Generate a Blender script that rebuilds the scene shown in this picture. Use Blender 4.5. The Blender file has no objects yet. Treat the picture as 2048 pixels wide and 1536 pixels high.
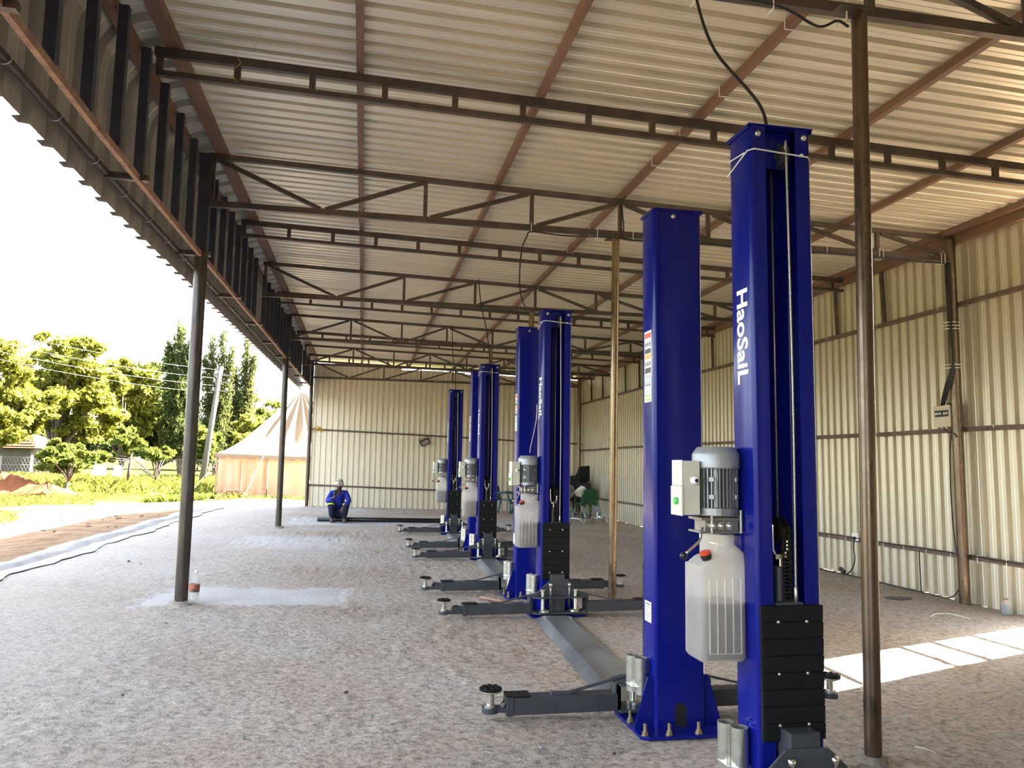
import bpy, bmesh, math, random
import numpy as np
from mathutils import Vector, Matrix, Euler

random.seed(7)
RNG = np.random.default_rng(11)
PI = math.pi
SC = bpy.context.scene
COL = SC.collection

# ------------------------------------------------------------------ camera
cd = bpy.data.cameras.new('camera')
cam = bpy.data.objects.new('camera', cd)
COL.objects.link(cam)
cd.sensor_width = 36.0
cd.lens = 1544.42 / 2048.0 * 36.0
cd.clip_start = 0.05
cd.clip_end = 600
_r = Vector((0.98183040, -0.18907539, 0.01611076))
_u = Vector((-0.03526769, -0.09839664, 0.99452214))
_f = Vector((0.18645442, 0.97702027, 0.10327706))
_m = Matrix((( _r.x, _u.x, -_f.x, 0), (_r.y, _u.y, -_f.y, 0), (_r.z, _u.z, -_f.z, 1.43), (0, 0, 0, 1)))
cam.matrix_world = _m
SC.camera = cam

# ------------------------------------------------------------------ sky, sun, exposure
SUN_DIR = Vector((-1.03, -0.41, -1.0)).normalized()      # the way the light travels
SUN_EL = math.asin(-SUN_DIR.z)
wd = bpy.data.worlds.new('sky')
SC.world = wd
wd.use_nodes = True
wn = wd.node_tree
wn.nodes.clear()
sky = wn.nodes.new('ShaderNodeTexSky')
sky.sky_type = 'NISHITA'
sky.sun_disc = False
sky.sun_elevation = SUN_EL
sky.sun_rotation = math.atan2(-SUN_DIR.x, -SUN_DIR.y)
sky.air_density = 1.0
sky.dust_density = 3.0
sky.ozone_density = 1.0
bg = wn.nodes.new('ShaderNodeBackground')
bg.inputs['Strength'].default_value = 0.12
wo = wn.nodes.new('ShaderNodeOutputWorld')
hs = wn.nodes.new('ShaderNodeHueSaturation')          # hazy, nearly white sky
hs.inputs['Saturation'].default_value = 0.5
wn.links.new(sky.outputs[0], hs.inputs['Color'])
wn.links.new(hs.outputs[0], bg.inputs['Color'])
wn.links.new(bg.outputs[0], wo.inputs['Surface'])

sl = bpy.data.lights.new('sun', 'SUN')
sl.energy = 10.0
sl.angle = math.radians(0.53)
sl.color = (1.0, 0.93, 0.82)
so = bpy.data.objects.new('sun', sl)
COL.objects.link(so)
so.location = (20, 10, 30)
so.rotation_euler = SUN_DIR.to_track_quat('-Z', 'Y').to_euler()

vs = SC.view_settings
vs.view_transform = 'Standard'
vs.look = 'None'
vs.exposure = 3.88
vs.gamma = 1.0
vs.use_curve_mapping = False

# ------------------------------------------------------------------ helpers
def fz(x):
    return -0.018 * x

def tag(o, label=None, cat=None, group=None, kind=None):
    if label: o['label'] = label
    if cat: o['category'] = cat
    if group: o['group'] = group
    if kind: o['kind'] = kind
    return o

def thing(name, label, cat, loc=(0, 0, 0), rz=0.0, group=None):
    o = bpy.data.objects.new(name, None)
    COL.objects.link(o)
    o.empty_display_size = 0.1
    o.location = loc
    o.rotation_euler = (0, 0, rz)
    return tag(o, label, cat, group)

class MB:
    """collects shapes for one mesh"""
    def __init__(self):
        self.v = []; self.f = []
    def add(self, vs, fs):
        n = len(self.v)
        self.v.extend([tuple(p) for p in vs])
        self.f.extend([tuple(i + n for i in f) for f in fs])
        return self
    def box(self, c, s, R=None):
        hx, hy, hz = s[0] / 2, s[1] / 2, s[2] / 2
        P = [Vector((x * hx, y * hy, z * hz)) for x in (-1, 1) for y in (-1, 1) for z in (-1, 1)]
        if R is not None:
            if not isinstance(R, Matrix): R = Euler(R).to_matrix()
            P = [R @ p for p in P]
        c = Vector(c)
        return self.add([p + c for p in P], [(0, 1, 3, 2), (4, 6, 7, 5), (0, 4, 5, 1), (2, 3, 7, 6), (0, 2, 6, 4), (1, 5, 7, 3)])
    def bb(self, x0, x1, y0, y1, z0, z1):
        return self.box(((x0 + x1) / 2, (y0 + y1) / 2, (z0 + z1) / 2), (abs(x1 - x0), abs(y1 - y0), abs(z1 - z0)))
    def beam(self, a, b, w, h, up=(0, 0, 1)):
        a = Vector(a); b = Vector(b); d = b - a
        L = d.length; d.normalize()
        up = Vector(up)
        s = d.cross(up)
        if s.length < 1e-4: s = d.cross(Vector((1, 0, 0)))
        s.normalize(); t = s.cross(d).normalized()
        R = Matrix((d, s, t)).transposed()
        return self.box((a + b) / 2, (L, w, h), R)
    def tube(self, pts, r, n=8, cap=True):
        pts = [Vector(p) for p in pts]
        rs = r if isinstance(r, (list, tuple)) else [r] * len(pts)
        V = []; F = []
        prev = None
        for i, p in enumerate(pts):
            if i == 0: d = pts[1] - p
            elif i == len(pts) - 1: d = p - pts[i - 1]
            else: d = (pts[i + 1] - pts[i - 1])
            d.normalize()
            if prev is None:
                s = d.cross(Vector((0, 0, 1)))
                if s.length < 1e-3: s = d.cross(Vector((1, 0, 0)))
            else:
                s = prev - d * prev.dot(d)
                if s.length < 1e-5: s = d.cross(Vector((1, 0, 0)))
            s.normalize(); prev = s
            t = d.cross(s)
            for k in range(n):
                a = 2 * PI * k / n
                V.append(p + (s * math.cos(a) + t * math.sin(a)) * rs[i])
        m = len(pts)
        for i in range(m - 1):
            for k in range(n):
                k2 = (k + 1) % n
                F.append((i * n + k, i * n + k2, (i + 1) * n + k2, (i + 1) * n + k))
        if cap:
            F.append(tuple(reversed(range(n)))); F.append(tuple(range((m - 1) * n, m * n)))
        return self.add(V, F)
    def lathe(self, prof, c=(0, 0, 0), n=24, R=None, cap=True):
        V = []; F = []
        for (r, z) in prof:
            for k in range(n):
                a = 2 * PI * k / n
                p = Vector((r * math.cos(a), r * math.sin(a), z))
                if R is not None: p = R @ p
                V.append(p + Vector(c))
        m = len(prof)
        for i in range(m - 1):
            for k in range(n):
                k2 = (k + 1) % n
                F.append((i * n + k, i * n + k2, (i + 1) * n + k2, (i + 1) * n + k))
        if cap:
            F.append(tuple(reversed(range(n)))); F.append(tuple(range((m - 1) * n, m * n)))
        return self.add(V, F)
    def prism(self, poly, h0, h1, axis='z'):
        """poly 2-D; axis z: (x,y)->h z ; axis y: (x,z)->h y ; axis x: (y,z)->h x"""
        def P(u, v, h):
            return {'z': (u, v, h), 'y': (u, h, v), 'x': (h, u, v)}[axis]
        n = len(poly)
        V = [P(u, v, h0) for u, v in poly] + [P(u, v, h1) for u, v in poly]
        F = [tuple(reversed(range(n))), tuple(range(n, 2 * n))]
        for i in range(n):
            j = (i + 1) % n
            F.append((i, j, n + j, n + i))
        return self.add(V, F)
    def ball(self, c, r, sx=1, sy=1, sz=1, n=10, m=6):
        prof = []
        for i in range(m + 1):
            a = -PI / 2 + PI * i / m
            prof.append((max(1e-4, r * math.cos(a)), r * math.sin(a)))
        R = Matrix.Diagonal((sx, sy, sz))
        return self.lathe(prof, c, n, R)
    def mesh(self, name, smooth=False, fix=True):
        me = bpy.data.meshes.new(name)
        me.from_pydata(self.v, [], self.f)
        if fix:
            bm = bmesh.new(); bm.from_mesh(me)
            bmesh.ops.recalc_face_normals(bm, faces=bm.faces[:])
            bm.to_mesh(me); bm.free()
        if smooth:
            me.polygons.foreach_set('use_smooth', [True] * len(me.polygons))
        me.update()
        return me

def obj(name, mb, mat, parent=None, smooth=False, bevel=0.0, loc=None, rot=None, autosmooth=None, fix=True):
    me = mb.mesh(name, smooth or autosmooth is not None, fix) if isinstance(mb, MB) else mb
    if autosmooth is not None:
        me.set_sharp_from_angle(angle=math.radians(autosmooth))
    o = bpy.data.objects.new(name, me)
    COL.objects.link(o)
    if mat is not None and len(me.materials) == 0:
        me.materials.append(mat)
    if parent is not None: o.parent = parent
    if loc is not None: o.location = loc
    if rot is not None: o.rotation_euler = rot
    if bevel:
        b = o.modifiers.new('bevel', 'BEVEL'); b.width = bevel; b.segments = 2; b.limit_method = 'ANGLE'; b.angle_limit = math.radians(50)
    return o

def inst(name, me, parent=None, loc=None, rot=None):
    o = bpy.data.objects.new(name, me)
    COL.objects.link(o)
    if parent is not None: o.parent = parent
    if loc is not None: o.location = loc
    if rot is not None: o.rotation_euler = rot
    return o

def copy_tree(o, parent=None):
    c = o.copy(); COL.objects.link(c)
    if parent is not None: c.parent = parent
    for ch in o.children:
        copy_tree(ch, c)
    return c

def bez(pts, n=10):
    """Catmull-Rom through points"""
    P = [Vector(p) for p in pts]
    P = [P[0] * 2 - P[1]] + P + [P[-1] * 2 - P[-2]]
    out = []
    for i in range(1, len(P) - 2):
        a, b, c, d = P[i - 1], P[i], P[i + 1], P[i + 2]
        for k in range(n):
            t = k / n
            out.append(0.5 * ((2 * b) + (c - a) * t + (2 * a - 5 * b + 4 * c - d) * t * t + (3 * b - a - 3 * c + d) * t ** 3))
    out.append(P[-2])
    return out

# ------------------------------------------------------------------ materials
class NT:
    def __init__(self, name):
        self.m = bpy.data.materials.new(name); self.m.use_nodes = True
        self.t = self.m.node_tree; self.t.nodes.clear()
        self.out = self.t.nodes.new('ShaderNodeOutputMaterial')
    def n(self, typ, **kw):
        nd = self.t.nodes.new(typ)
        for k, v in kw.items():
            if hasattr(nd, k): setattr(nd, k, v)
            else: nd.inputs[k.replace('_', ' ')].default_value = v
        return nd
    def l(self, a, b): self.t.links.new(a, b)
    def coord(self, scale=(1, 1, 1), which='Object', loc=(0, 0, 0)):
        tc = self.n('ShaderNodeTexCoord'); mp = self.n('ShaderNodeMapping')
        mp.inputs['Scale'].default_value = scale; mp.inputs['Location'].default_value = loc
        self.l(tc.outputs[which], mp.inputs['Vector'])
        return mp.outputs[0]
    def noise(self, vec, scale, detail=4, rough=0.55, dist=0.0):
        nd = self.n('ShaderNodeTexNoise'); nd.inputs['Scale'].default_value = scale
        nd.inputs['Detail'].default_value = detail; nd.inputs['Roughness'].default_value = rough
        nd.inputs['Distortion'].default_value = dist
        self.l(vec, nd.inputs['Vector'])
        return nd.outputs['Fac']
    def ramp(self, fac, stops, interp='LINEAR'):
        nd = self.n('ShaderNodeValToRGB'); nd.color_ramp.interpolation = interp
        e = nd.color_ramp.elements
        while len(e) < len(stops): e.new(0.5)
        for i, (p, c) in enumerate(stops):
            e[i].position = p; e[i].color = (c[0], c[1], c[2], 1) if not isinstance(c, (int, float)) else (c, c, c, 1)
        self.l(fac, nd.inputs[0]); return nd.outputs[0]
    def math(self, op, a, b=None, clamp=False):
        nd = self.n('ShaderNodeMath'); nd.operation = op; nd.use_clamp = clamp
        for i, x in enumerate((a, b)):
            if x is None: continue
            if isinstance(x, (int, float)): nd.inputs[i].default_value = x
            else: self.l(x, nd.inputs[i])
        return nd.outputs[0]
    def mix(self, fac, a, b):
        nd = self.n('ShaderNodeMix'); nd.data_type = 'RGBA'
        for s, x in ((0, fac), (6, a), (7, b)):
            if isinstance(x, (int, float)): nd.inputs[s].default_value = x
            elif isinstance(x, (tuple, list)): nd.inputs[s].default_value = (x[0], x[1], x[2], 1)
            else: self.l(x, nd.inputs[s])
        return nd.outputs[2]
    def bsdf(self, **kw):
        b = self.n('ShaderNodeBsdfPrincipled')
        for k, v in kw.items():
            k = k.replace('_', ' ')
            if isinstance(v, (int, float)): b.inputs[k].default_value = v
            elif isinstance(v, (tuple, list)): b.inputs[k].default_value = (v[0], v[1], v[2], 1)
            else: self.l(v, b.inputs[k])
        self.l(b.outputs[0], self.out.inputs[0])
        return b
    def bump(self, b, h, strength=0.3, dist=0.01):
        bp = self.n('ShaderNodeBump'); bp.inputs['Strength'].default_value = strength; bp.inputs['Distance'].default_value = dist
        self.l(h, bp.inputs['Height']); self.l(bp.outputs[0], b.inputs['Normal'])

def pm(name, c1, c2=None, rough=0.5, metal=0.0, vscale=6.0, stretch=(1, 1, 1), lo=0.35, hi=0.68, bump=0.0, bscale=60.0, rvar=0.0, **kw):
    t = NT(name)
    v = t.coord(stretch)
    if c2 is None: c2 = tuple(x * 0.8 for x in c1)
    n = t.noise(v, vscale, 5, 0.6)
    col = t.ramp(n, [(lo, c2), (hi, c1)])
    b = t.bsdf(Base_Color=col, Roughness=rough, Metallic=metal)
    for k, x in kw.items(): b.inputs[k.replace('_', ' ')].default_value = x
    if rvar:
        n2 = t.noise(v, vscale * 1.7, 4)
        rr = t.ramp(n2, [(0.3, max(0.02, rough - rvar)), (0.7, min(1, rough + rvar))])
        t.l(rr, b.inputs['Roughness'])
    if bump:
        t.bump(b, t.noise(v, bscale, 3), bump)
    return t.m

M = {}
M['sheet'] = pm('galvanised sheet', (0.76, 0.705, 0.575), (0.69, 0.645, 0.53), 0.40, 0.50, 1.3, (1, 1, 1), rvar=0.0)
M['wallsheet'] = pm('galvanised wall sheet', (0.72, 0.66, 0.52), (0.65, 0.60, 0.475), 0.38, 0.6, 1.6, (1, 1, 0.5))
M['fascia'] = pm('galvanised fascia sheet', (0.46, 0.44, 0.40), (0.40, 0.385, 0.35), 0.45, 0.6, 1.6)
M['purlin'] = pm('red oxide purlin', (0.215, 0.115, 0.075), (0.14, 0.08, 0.055), 0.6, 0.1, 5, (1, 0.3, 1), bump=0.1)
M['truss'] = pm('bare dark steel', (0.115, 0.082, 0.060), (0.060, 0.048, 0.040), 0.45, 0.4, 7, rvar=0.1)
M['navy'] = pm('dark primed steel', (0.050, 0.054, 0.072), (0.034, 0.036, 0.050), 0.5, 0.2, 7)
M['rustpipe'] = pm('rusty rail', (0.36, 0.22, 0.14), (0.20, 0.11, 0.075), 0.75, 0.1, 14, bump=0.2)
M['pole'] = pm('mill scale pole', (0.185, 0.135, 0.095), (0.125, 0.09, 0.065), 0.32, 0.9, 3, (1.5, 1.5, 1.0), 0.3, 0.7, rvar=0.12)
M['polebrass'] = pm('bronzed pole', (0.32, 0.235, 0.145), (0.25, 0.18, 0.11), 0.28, 0.9, 3, (1, 1, 0.8), 0.3, 0.7, rvar=0.12)
M['poledark'] = pm('dark pole', (0.085, 0.070, 0.056), (0.040, 0.035, 0.031), 0.36, 0.55, 5, (3, 3, 0.6), rvar=0.1)
M['blue'] = pm('blue enamel', (0.0055, 0.0095, 0.175), (0.0045, 0.0075, 0.145), 0.17, 0.0, 2.5, (1, 1, 0.5), rvar=0.04, Specular_IOR_Level=0.22)
M['blue_in'] = pm('blue enamel inside', (0.010, 0.017, 0.22), (0.006, 0.010, 0.15), 0.4, 0.0, 3)
M['grey'] = pm('charcoal enamel', (0.050, 0.055, 0.062), (0.035, 0.039, 0.045), 0.42, 0.1, 6, rvar=0.08)
M['rubber'] = pm('black rubber', (0.010, 0.010, 0.010), (0.007, 0.007, 0.007), 0.6, 0, 30, bump=0.15, bscale=260, Specular_IOR_Level=0.18)
M['black'] = pm('black plastic', (0.012, 0.012, 0.013), (0.008, 0.008, 0.009), 0.4, 0, 20)
M['zinc'] = pm('zinc plated', (0.66, 0.65, 0.58), (0.58, 0.57, 0.50), 0.3, 0.9, 5, rvar=0.05)
M['chrome'] = pm('bright steel', (0.78, 0.78, 0.76), (0.62, 0.62, 0.60), 0.18, 1.0, 20)
M['bolt'] = pm('yellow zinc bolt', (0.50, 0.40, 0.22), (0.32, 0.25, 0.15), 0.4, 0.8, 30)
M['motor'] = pm('grey motor paint', (0.30, 0.31, 0.31), (0.23, 0.24, 0.24), 0.36, 0.45, 12, rvar=0.08)
M['motorcap'] = pm('grey motor cover', (0.36, 0.37, 0.37), (0.28, 0.29, 0.29), 0.42, 0.35, 8)
M['ctl'] = pm('cream control box', (0.62, 0.60, 0.50), (0.54, 0.52, 0.43), 0.45, 0, 9)
M['cream'] = pm('cream board box', (0.60, 0.54, 0.40), (0.55, 0.49, 0.36), 0.5, 0, 5)
M['white'] = pm('white plastic', (0.80, 0.80, 0.76), (0.74, 0.74, 0.70), 0.4, 0, 10)
M['orange'] = pm('orange cap', (0.75, 0.10, 0.03), (0.6, 0.07, 0.02), 0.4, 0, 20)
M['green_btn'] = pm('green button', (0.10, 0.55, 0.12), (0.08, 0.45, 0.1), 0.35, 0, 20)
M['rope'] = pm('steel wire rope', (0.55, 0.53, 0.46), (0.25, 0.24, 0.21), 0.4, 0.8, 90, (1, 1, 3))
M['chain'] = pm('oiled chain', (0.055, 0.045, 0.035), (0.02, 0.017, 0.014), 0.38, 0.8, 60)
M['plate'] = pm('galvanised floor plate', (0.40, 0.43, 0.45), (0.27, 0.29, 0.31), 0.38, 0.75, 3.5, (1, 0.4, 1), 0.3, 0.7, rvar=0.12)
M['letter'] = pm('white lettering', (0.85, 0.85, 0.82), (0.8, 0.8, 0.78), 0.35, 0, 10)
M['cable'] = pm('black cable', (0.015, 0.014, 0.013), (0.01, 0.01, 0.01), 0.45, 0, 10)
M['tie'] = pm('white cable tie', (0.82, 0.80, 0.74), (0.76, 0.74, 0.68), 0.45, 0, 10)
M['gold'] = pm('thin brass wire', (0.70, 0.55, 0.25), (0.6, 0.45, 0.2), 0.4, 0.5, 10)
M['yrope'] = pm('yellow rope', (0.62, 0.40, 0.04), (0.45, 0.28, 0.03), 0.8, 0, 30)

def transl_plastic(name, col, tr):
    t = NT(name)
    p = t.n('ShaderNodeBsdfPrincipled'); p.inputs['Base Color'].default_value = (*col, 1); p.inputs['Roughness'].default_value = 0.35
    tl = t.n('ShaderNodeBsdfTranslucent'); tl.inputs['Color'].default_value = (*col, 1)
    m1 = t.n('ShaderNodeMixShader'); m1.inputs[0].default_value = 0.5
    t.l(p.outputs[0], m1.inputs[1]); t.l(tl.outputs[0], m1.inputs[2])
    ta = t.n('ShaderNodeBsdfTransparent'); ta.inputs['Color'].default_value = (0.95, 0.93, 0.90, 1)
    m2 = t.n('ShaderNodeMixShader')
    v = t.coord(); n = t.noise(v, 4, 3)
    r = t.ramp(n, [(0.3, tr * 0.9), (0.7, tr * 1.1)])
    t.l(r, m2.inputs[0]); t.l(m1.outputs[0], m2.inputs[1]); t.l(ta.outputs[0], m2.inputs[2])
    t.l(m2.outputs[0], t.out.inputs[0])
    return t.m
M['tank'] = transl_plastic('milky tank plastic', (0.93, 0.90, 0.83), 0.55)
M['oil'] = pm('hydraulic oil', (0.085, 0.06, 0.066), (0.07, 0.05, 0.055), 0.3, 0, 3)
M['clear'] = transl_plastic('clear bottle plastic', (0.85, 0.88, 0.90), 0.75)

def leafmat(name, c, tcol, fac=0.5, vs=0.6):
    t = NT(name)
    v = t.coord()
    n = t.noise(v, vs, 3)
    a = t.ramp(n, [(0.3, tuple(x * 0.62 for x in c)), (0.7, c)])
    b = t.ramp(n, [(0.3, tuple(x * 0.70 for x in tcol)), (0.7, tcol)])
    d = t.n('ShaderNodeBsdfDiffuse'); t.l(a, d.inputs[0])
    tr = t.n('ShaderNodeBsdfTranslucent'); t.l(b, tr.inputs[0])
    m = t.n('ShaderNodeMixShader'); m.inputs[0].default_value = fac
    t.l(d.outputs[0], m.inputs[1]); t.l(tr.outputs[0], m.inputs[2]); t.l(m.outputs[0], t.out.inputs[0])
    return t.m

M['rail'] = pm('brown painted rail', (0.17, 0.115, 0.085), (0.11, 0.075, 0.058), 0.6, 0.2, 8)
M['valve'] = pm('cast valve block', (0.34, 0.33, 0.30), (0.24, 0.23, 0.21), 0.4, 0.8, 12)
M['mortar'] = pm('dusty mortar', (0.30, 0.26, 0.215), (0.22, 0.185, 0.15), 0.95, 0, 18, bump=0.8, bscale=60)
# ------------------------------------------------------------------ floor material
def floor_material():
    t = NT('rough screeded concrete')
    v = t.coord()
    sx = t.n('ShaderNodeSeparateXYZ'); t.l(v, sx.inputs[0])
    wob = t.noise(v, 1.6, 4); wob = t.math('MULTIPLY', t.math('SUBTRACT', wob, 0.5), 0.75)
    X = t.math('ADD', sx.outputs[0], wob)
    Y = t.math('ADD', sx.outputs[1], wob)
    def boxmask(x0, x1, y0, y1, e=0.12):
        dx = t.math('SUBTRACT', t.math('ABSOLUTE', t.math('SUBTRACT', X, (x0 + x1) / 2)), (x1 - x0) / 2)
        dy = t.math('SUBTRACT', t.math('ABSOLUTE', t.math('SUBTRACT', Y, (y0 + y1) / 2)), (y1 - y0) / 2)
        d = t.math('MAXIMUM', dx, dy)
        return t.math('MULTIPLY', t.math('SUBTRACT', e, d), 1 / (2 * e), clamp=True)
    m = boxmask(-2.05, -0.15, 8.05, 9.1, 0.06)
    for a in ((-2.2, -0.3, 13.2, 15.2, 0.4), (-1.7, 4.2, 17.9, 20.3, 0.15), (-1.2, 0.2, 23, 24.6, 0.3), (-4.4, -1.9, 9.6, 26, 0.5)):
        k = boxmask(*a)
        if a[0] == -4.4: k = t.math('MULTIPLY', k, 0.25)
        m = t.math('MAXIMUM', m, k)
    vl = t.coord((0.9, 22, 1)); ridge = t.noise(vl, 1.0, 5, 0.6, 0.4)
    vf = t.coord((4.5, 6.5, 4)); lump = t.noise(vf, 3.2, 6, 0.7)
    grain = t.noise(v, 42, 4, 0.7)
    big = t.noise(v, 0.55, 5, 0.6)
    brown = t.ramp(big, [(0.30, (0.44, 0.35, 0.27)), (0.50, (0.52, 0.445, 0.37)), (0.70, (0.55, 0.50, 0.435))])
    dk = t.ramp(lump, [(0.28, 0.55), (0.5, 1.0), (0.75, 1.15)])  # hollows between lumps darker: dust tone plus shade painted into the colour
    mul = t.n('ShaderNodeMix'); mul.data_type = 'RGBA'; mul.blend_type = 'MULTIPLY'; mul.inputs[0].default_value = 1.0
    t.l(brown, mul.inputs[6]); t.l(dk, mul.inputs[7])
    pale = t.noise(v, 1.1, 6, 0.7)
    pmask = t.ramp(pale, [(0.55, 0.0), (0.72, 0.6)])
    c = t.mix(pmask, mul.outputs[2], (0.52, 0.49, 0.445))
    grey = t.ramp(t.noise(v, 2.2, 5), [(0.3, (0.40, 0.395, 0.38)), (0.7, (0.49, 0.48, 0.465))])
    pit = t.ramp(t.noise(t.coord((1.0, 1.1, 1)), 24, 5, 0.75), [(0.37, 0.50), (0.50, 1.0), (0.66, 1.18)])  # fine pits darkened in the colour to stand for their shade
    pit = t.mix(t.math('MULTIPLY', m, 0.8), pit, (1, 1, 1))
    mp = t.n('ShaderNodeMix'); mp.data_type = 'RGBA'; mp.blend_type = 'MULTIPLY'; mp.inputs[0].default_value = 0.9
    t.l(c, mp.inputs[6]); t.l(pit, mp.inputs[7]); c = mp.outputs[2]
    c = t.mix(t.math('MULTIPLY', m, 0.9), c, grey)
    lx = t.math('MULTIPLY', t.math('SUBTRACT', -0.4, X), 0.45, clamp=True)
    c = t.mix(t.math('MULTIPLY', lx, 0.55), c, (0.40, 0.365, 0.325))
    b = t.bsdf(Base_Color=c, Roughness=0.95, Specular_IOR_Level=0.15)
    h = t.math('ADD', t.math('MULTIPLY', ridge, 0.4), t.math('ADD', t.math('MULTIPLY', lump, 0.9), t.math('MULTIPLY', grain, 0.35)))
    h = t.math('MULTIPLY', h, t.math('SUBTRACT', 1.0, t.math('MULTIPLY', m, 0.72)))
    t.bump(b, h, 1.0, 0.05)
    return t.m

def ground_material():
    t = NT('dirt and field')
    v = t.coord()
    sx = t.n('ShaderNodeSeparateXYZ'); t.l(v, sx.inputs[0])
    n1 = t.noise(v, 0.35, 5, 0.6); n2 = t.noise(v, 2.3, 5, 0.65); n3 = t.noise(v, 11, 4, 0.7)
    dirt = t.ramp(n2, [(0.28, (0.13, 0.080, 0.048)), (0.5, (0.20, 0.140, 0.092)), (0.72, (0.25, 0.20, 0.15))])
    grass = t.ramp(n2, [(0.3, (0.032, 0.038, 0.010)), (0.6, (0.050, 0.055, 0.017)), (0.78, (0.085, 0.078, 0.038))])
    # grass begins away from the building: distance grows with -X and with Y
    g = t.math('SUBTRACT', t.math('MULTIPLY', sx.outputs[0], -0.55), 4.55)
    gy = t.math('MULTIPLY', t.math('SUBTRACT', sx.outputs[1], 27.0), 0.35)
    g = t.math('MAXIMUM', g, gy)
    g = t.math('ADD', g, t.math('MULTIPLY', t.math('SUBTRACT', n1, 0.5), 4.2))
    g = t.math('ADD', g, t.math('MULTIPLY', t.math('SUBTRACT', n3, 0.5), 1.3), )
    gm = t.math('MULTIPLY', g, 1.1, clamp=True)
    c = t.mix(gm, dirt, grass)
    b = t.bsdf(Base_Color=c, Roughness=1.0, Specular_IOR_Level=0.0)
    t.bump(b, t.math('ADD', n2, n3), 0.8, 0.05)
    return t.m

M['floor'] = floor_material()
M['ground'] = ground_material()
M['cement'] = pm('pale cement', (0.34, 0.34, 0.335), (0.25, 0.25, 0.245), 0.9, 0, 4, bump=0.5, bscale=25)

# ------------------------------------------------------------------ floor slab, drain edge, ground
def vnoise(x, y, seed):
    """smooth value noise on arrays"""
    r = np.random.default_rng(seed).uniform(-1, 1, (256, 256))
    xi = np.floor(x).astype(int); yi = np.floor(y).astype(int)
    fx = x - xi; fy = y - yi
    fx = fx * fx * (3 - 2 * fx); fy = fy * fy * (3 - 2 * fy)
    g = lambda a, b: r[a % 256, b % 256]
    return (g(xi, yi) * (1 - fx) + g(xi + 1, yi) * fx) * (1 - fy) + (g(xi, yi + 1) * (1 - fx) + g(xi + 1, yi + 1) * fx) * fy
def slab():
    xs = np.concatenate([np.linspace(-4.12, 4.6, 340), np.linspace(4.65, 7.32, 50)])
    ys = np.concatenate([[-11.0, -5, 0, 1.5], np.linspace(2.3, 7.0, 260), np.linspace(7.03, 13, 130), np.linspace(13.2, 25.3, 60)])
    X, Yg = np.meshgrid(xs, ys)
    Z = -0.018 * X
    amp = np.clip((Yg - 1.5) / 1.0, 0, 1)
    lump = vnoise(X * 12, Yg * 14, 1) * 0.5 + vnoise(X * 25, Yg * 28, 2) * 0.4 + vnoise(X * 37, Yg * 44, 5) * 0.25
    ridge = vnoise(X * 1.1 + 0.4 * vnoise(X * 0.7, Yg * 2, 7), Yg * 21, 3) * 0.6
    soft = vnoise(X * 1.3, Yg * 1.3, 4)
    rough = np.clip(0.65 + 0.7 * soft, 0.15, 1.3)
    patch = (X > -2.1) & (X < -0.15) & (Yg > 8.1) & (Yg < 9.1)
    rough = np.where(patch, 0.12, rough)
    Z = Z + amp * (rough * (lump * 0.014 + ridge * 0.007) + 0.004 * soft - 0.004)
    V = np.stack([X, Yg, Z], -1).reshape(-1, 3)
    ny, nx = X.shape
    idx = np.arange(ny * nx).reshape(ny, nx)
    F = np.stack([idx[:-1, :-1], idx[:-1, 1:], idx[1:, 1:], idx[1:, :-1]], -1).reshape(-1, 4)
    n0 = len(V)
    sk = []
    fs = []
    for (x0, y0, x1, y1) in ((-4.12, -11, -4.12, 25.3), (-4.12, 25.3, 7.32, 25.3), (7.32, 25.3, 7.32, -11), (7.32, -11, -4.12, -11)):
        k = n0 + len(sk)
        sk += [(x0, y0, fz(x0) - 0.006), (x1, y1, fz(x1) - 0.006), (x1, y1, -0.4), (x0, y0, -0.4)]
        fs.append((k, k + 1, k + 2, k + 3))
    V = np.concatenate([V, np.array(sk)]); F = np.concatenate([F, np.array(fs)])
    me = bpy.data.meshes.new('floor'); k = len(F)
    me.vertices.add(len(V)); me.vertices.foreach_set('co', V.reshape(-1))
    me.loops.add(4 * k); me.loops.foreach_set('vertex_index', F.reshape(-1).astype(np.int32))
    me.polygons.add(k); me.polygons.foreach_set('loop_start', np.arange(0, 4 * k, 4, dtype=np.int32))
    me.polygons.foreach_set('loop_total', np.full(k, 4, dtype=np.int32))
    me.update(calc_edges=True)
    me.polygons.foreach_set('use_smooth', np.ones(k, dtype=bool))
    return me
floor = obj('floor', slab(), M['floor'])
tag(floor, 'rough brown screeded concrete floor with paler cement patches', 'floor', kind='structure')

def ground_z(x, y):
    z = -0.32
    if x < -4.1:
        z = 0.03 - 0.18 * min(1.0, (-4.1 - x) / 3.0)
    if y > 25.0:
        k = min(1.0, (y - 25.0) / 1.5)
        z = z + (-0.08 - z) * k if x > -4.1 else z
    z += 0.013 * max(0.0, y - 24.0) + 0.006 * max(0.0, -x - 10)
    z = min(z, 1.0)
    return z
def gz(x, y):
    b = ground_z(x, y)
    if x < -4.6:
        b += 0.035 * math.sin(x * 1.3 + y * 0.7) * math.sin(y * 0.9 - x * 0.4)
    return b
def ground():
    xs = [-90, -70, -55, -45, -38, -32] + [-28 + i * 0.8 for i in range(29)] + [-5.2, -4.8, -4.5, -4.3, -4.11, 0, 7, 8, 12, 20, 40, 80]
    ys = [-40, -20, -10] + [-4 + i * 1.2 for i in range(60)] + [70, 80, 100, 140]
    V = [(x, y, gz(x, y)) for y in ys for x in xs]
    nx = len(xs)
    F = [(j * nx + i, j * nx + i + 1, (j + 1) * nx + i + 1, (j + 1) * nx + i) for j in range(len(ys) - 1) for i in range(nx - 1)]
    return MB().add(V, F)
go = obj('ground', ground(), M['ground'], smooth=True)
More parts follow.
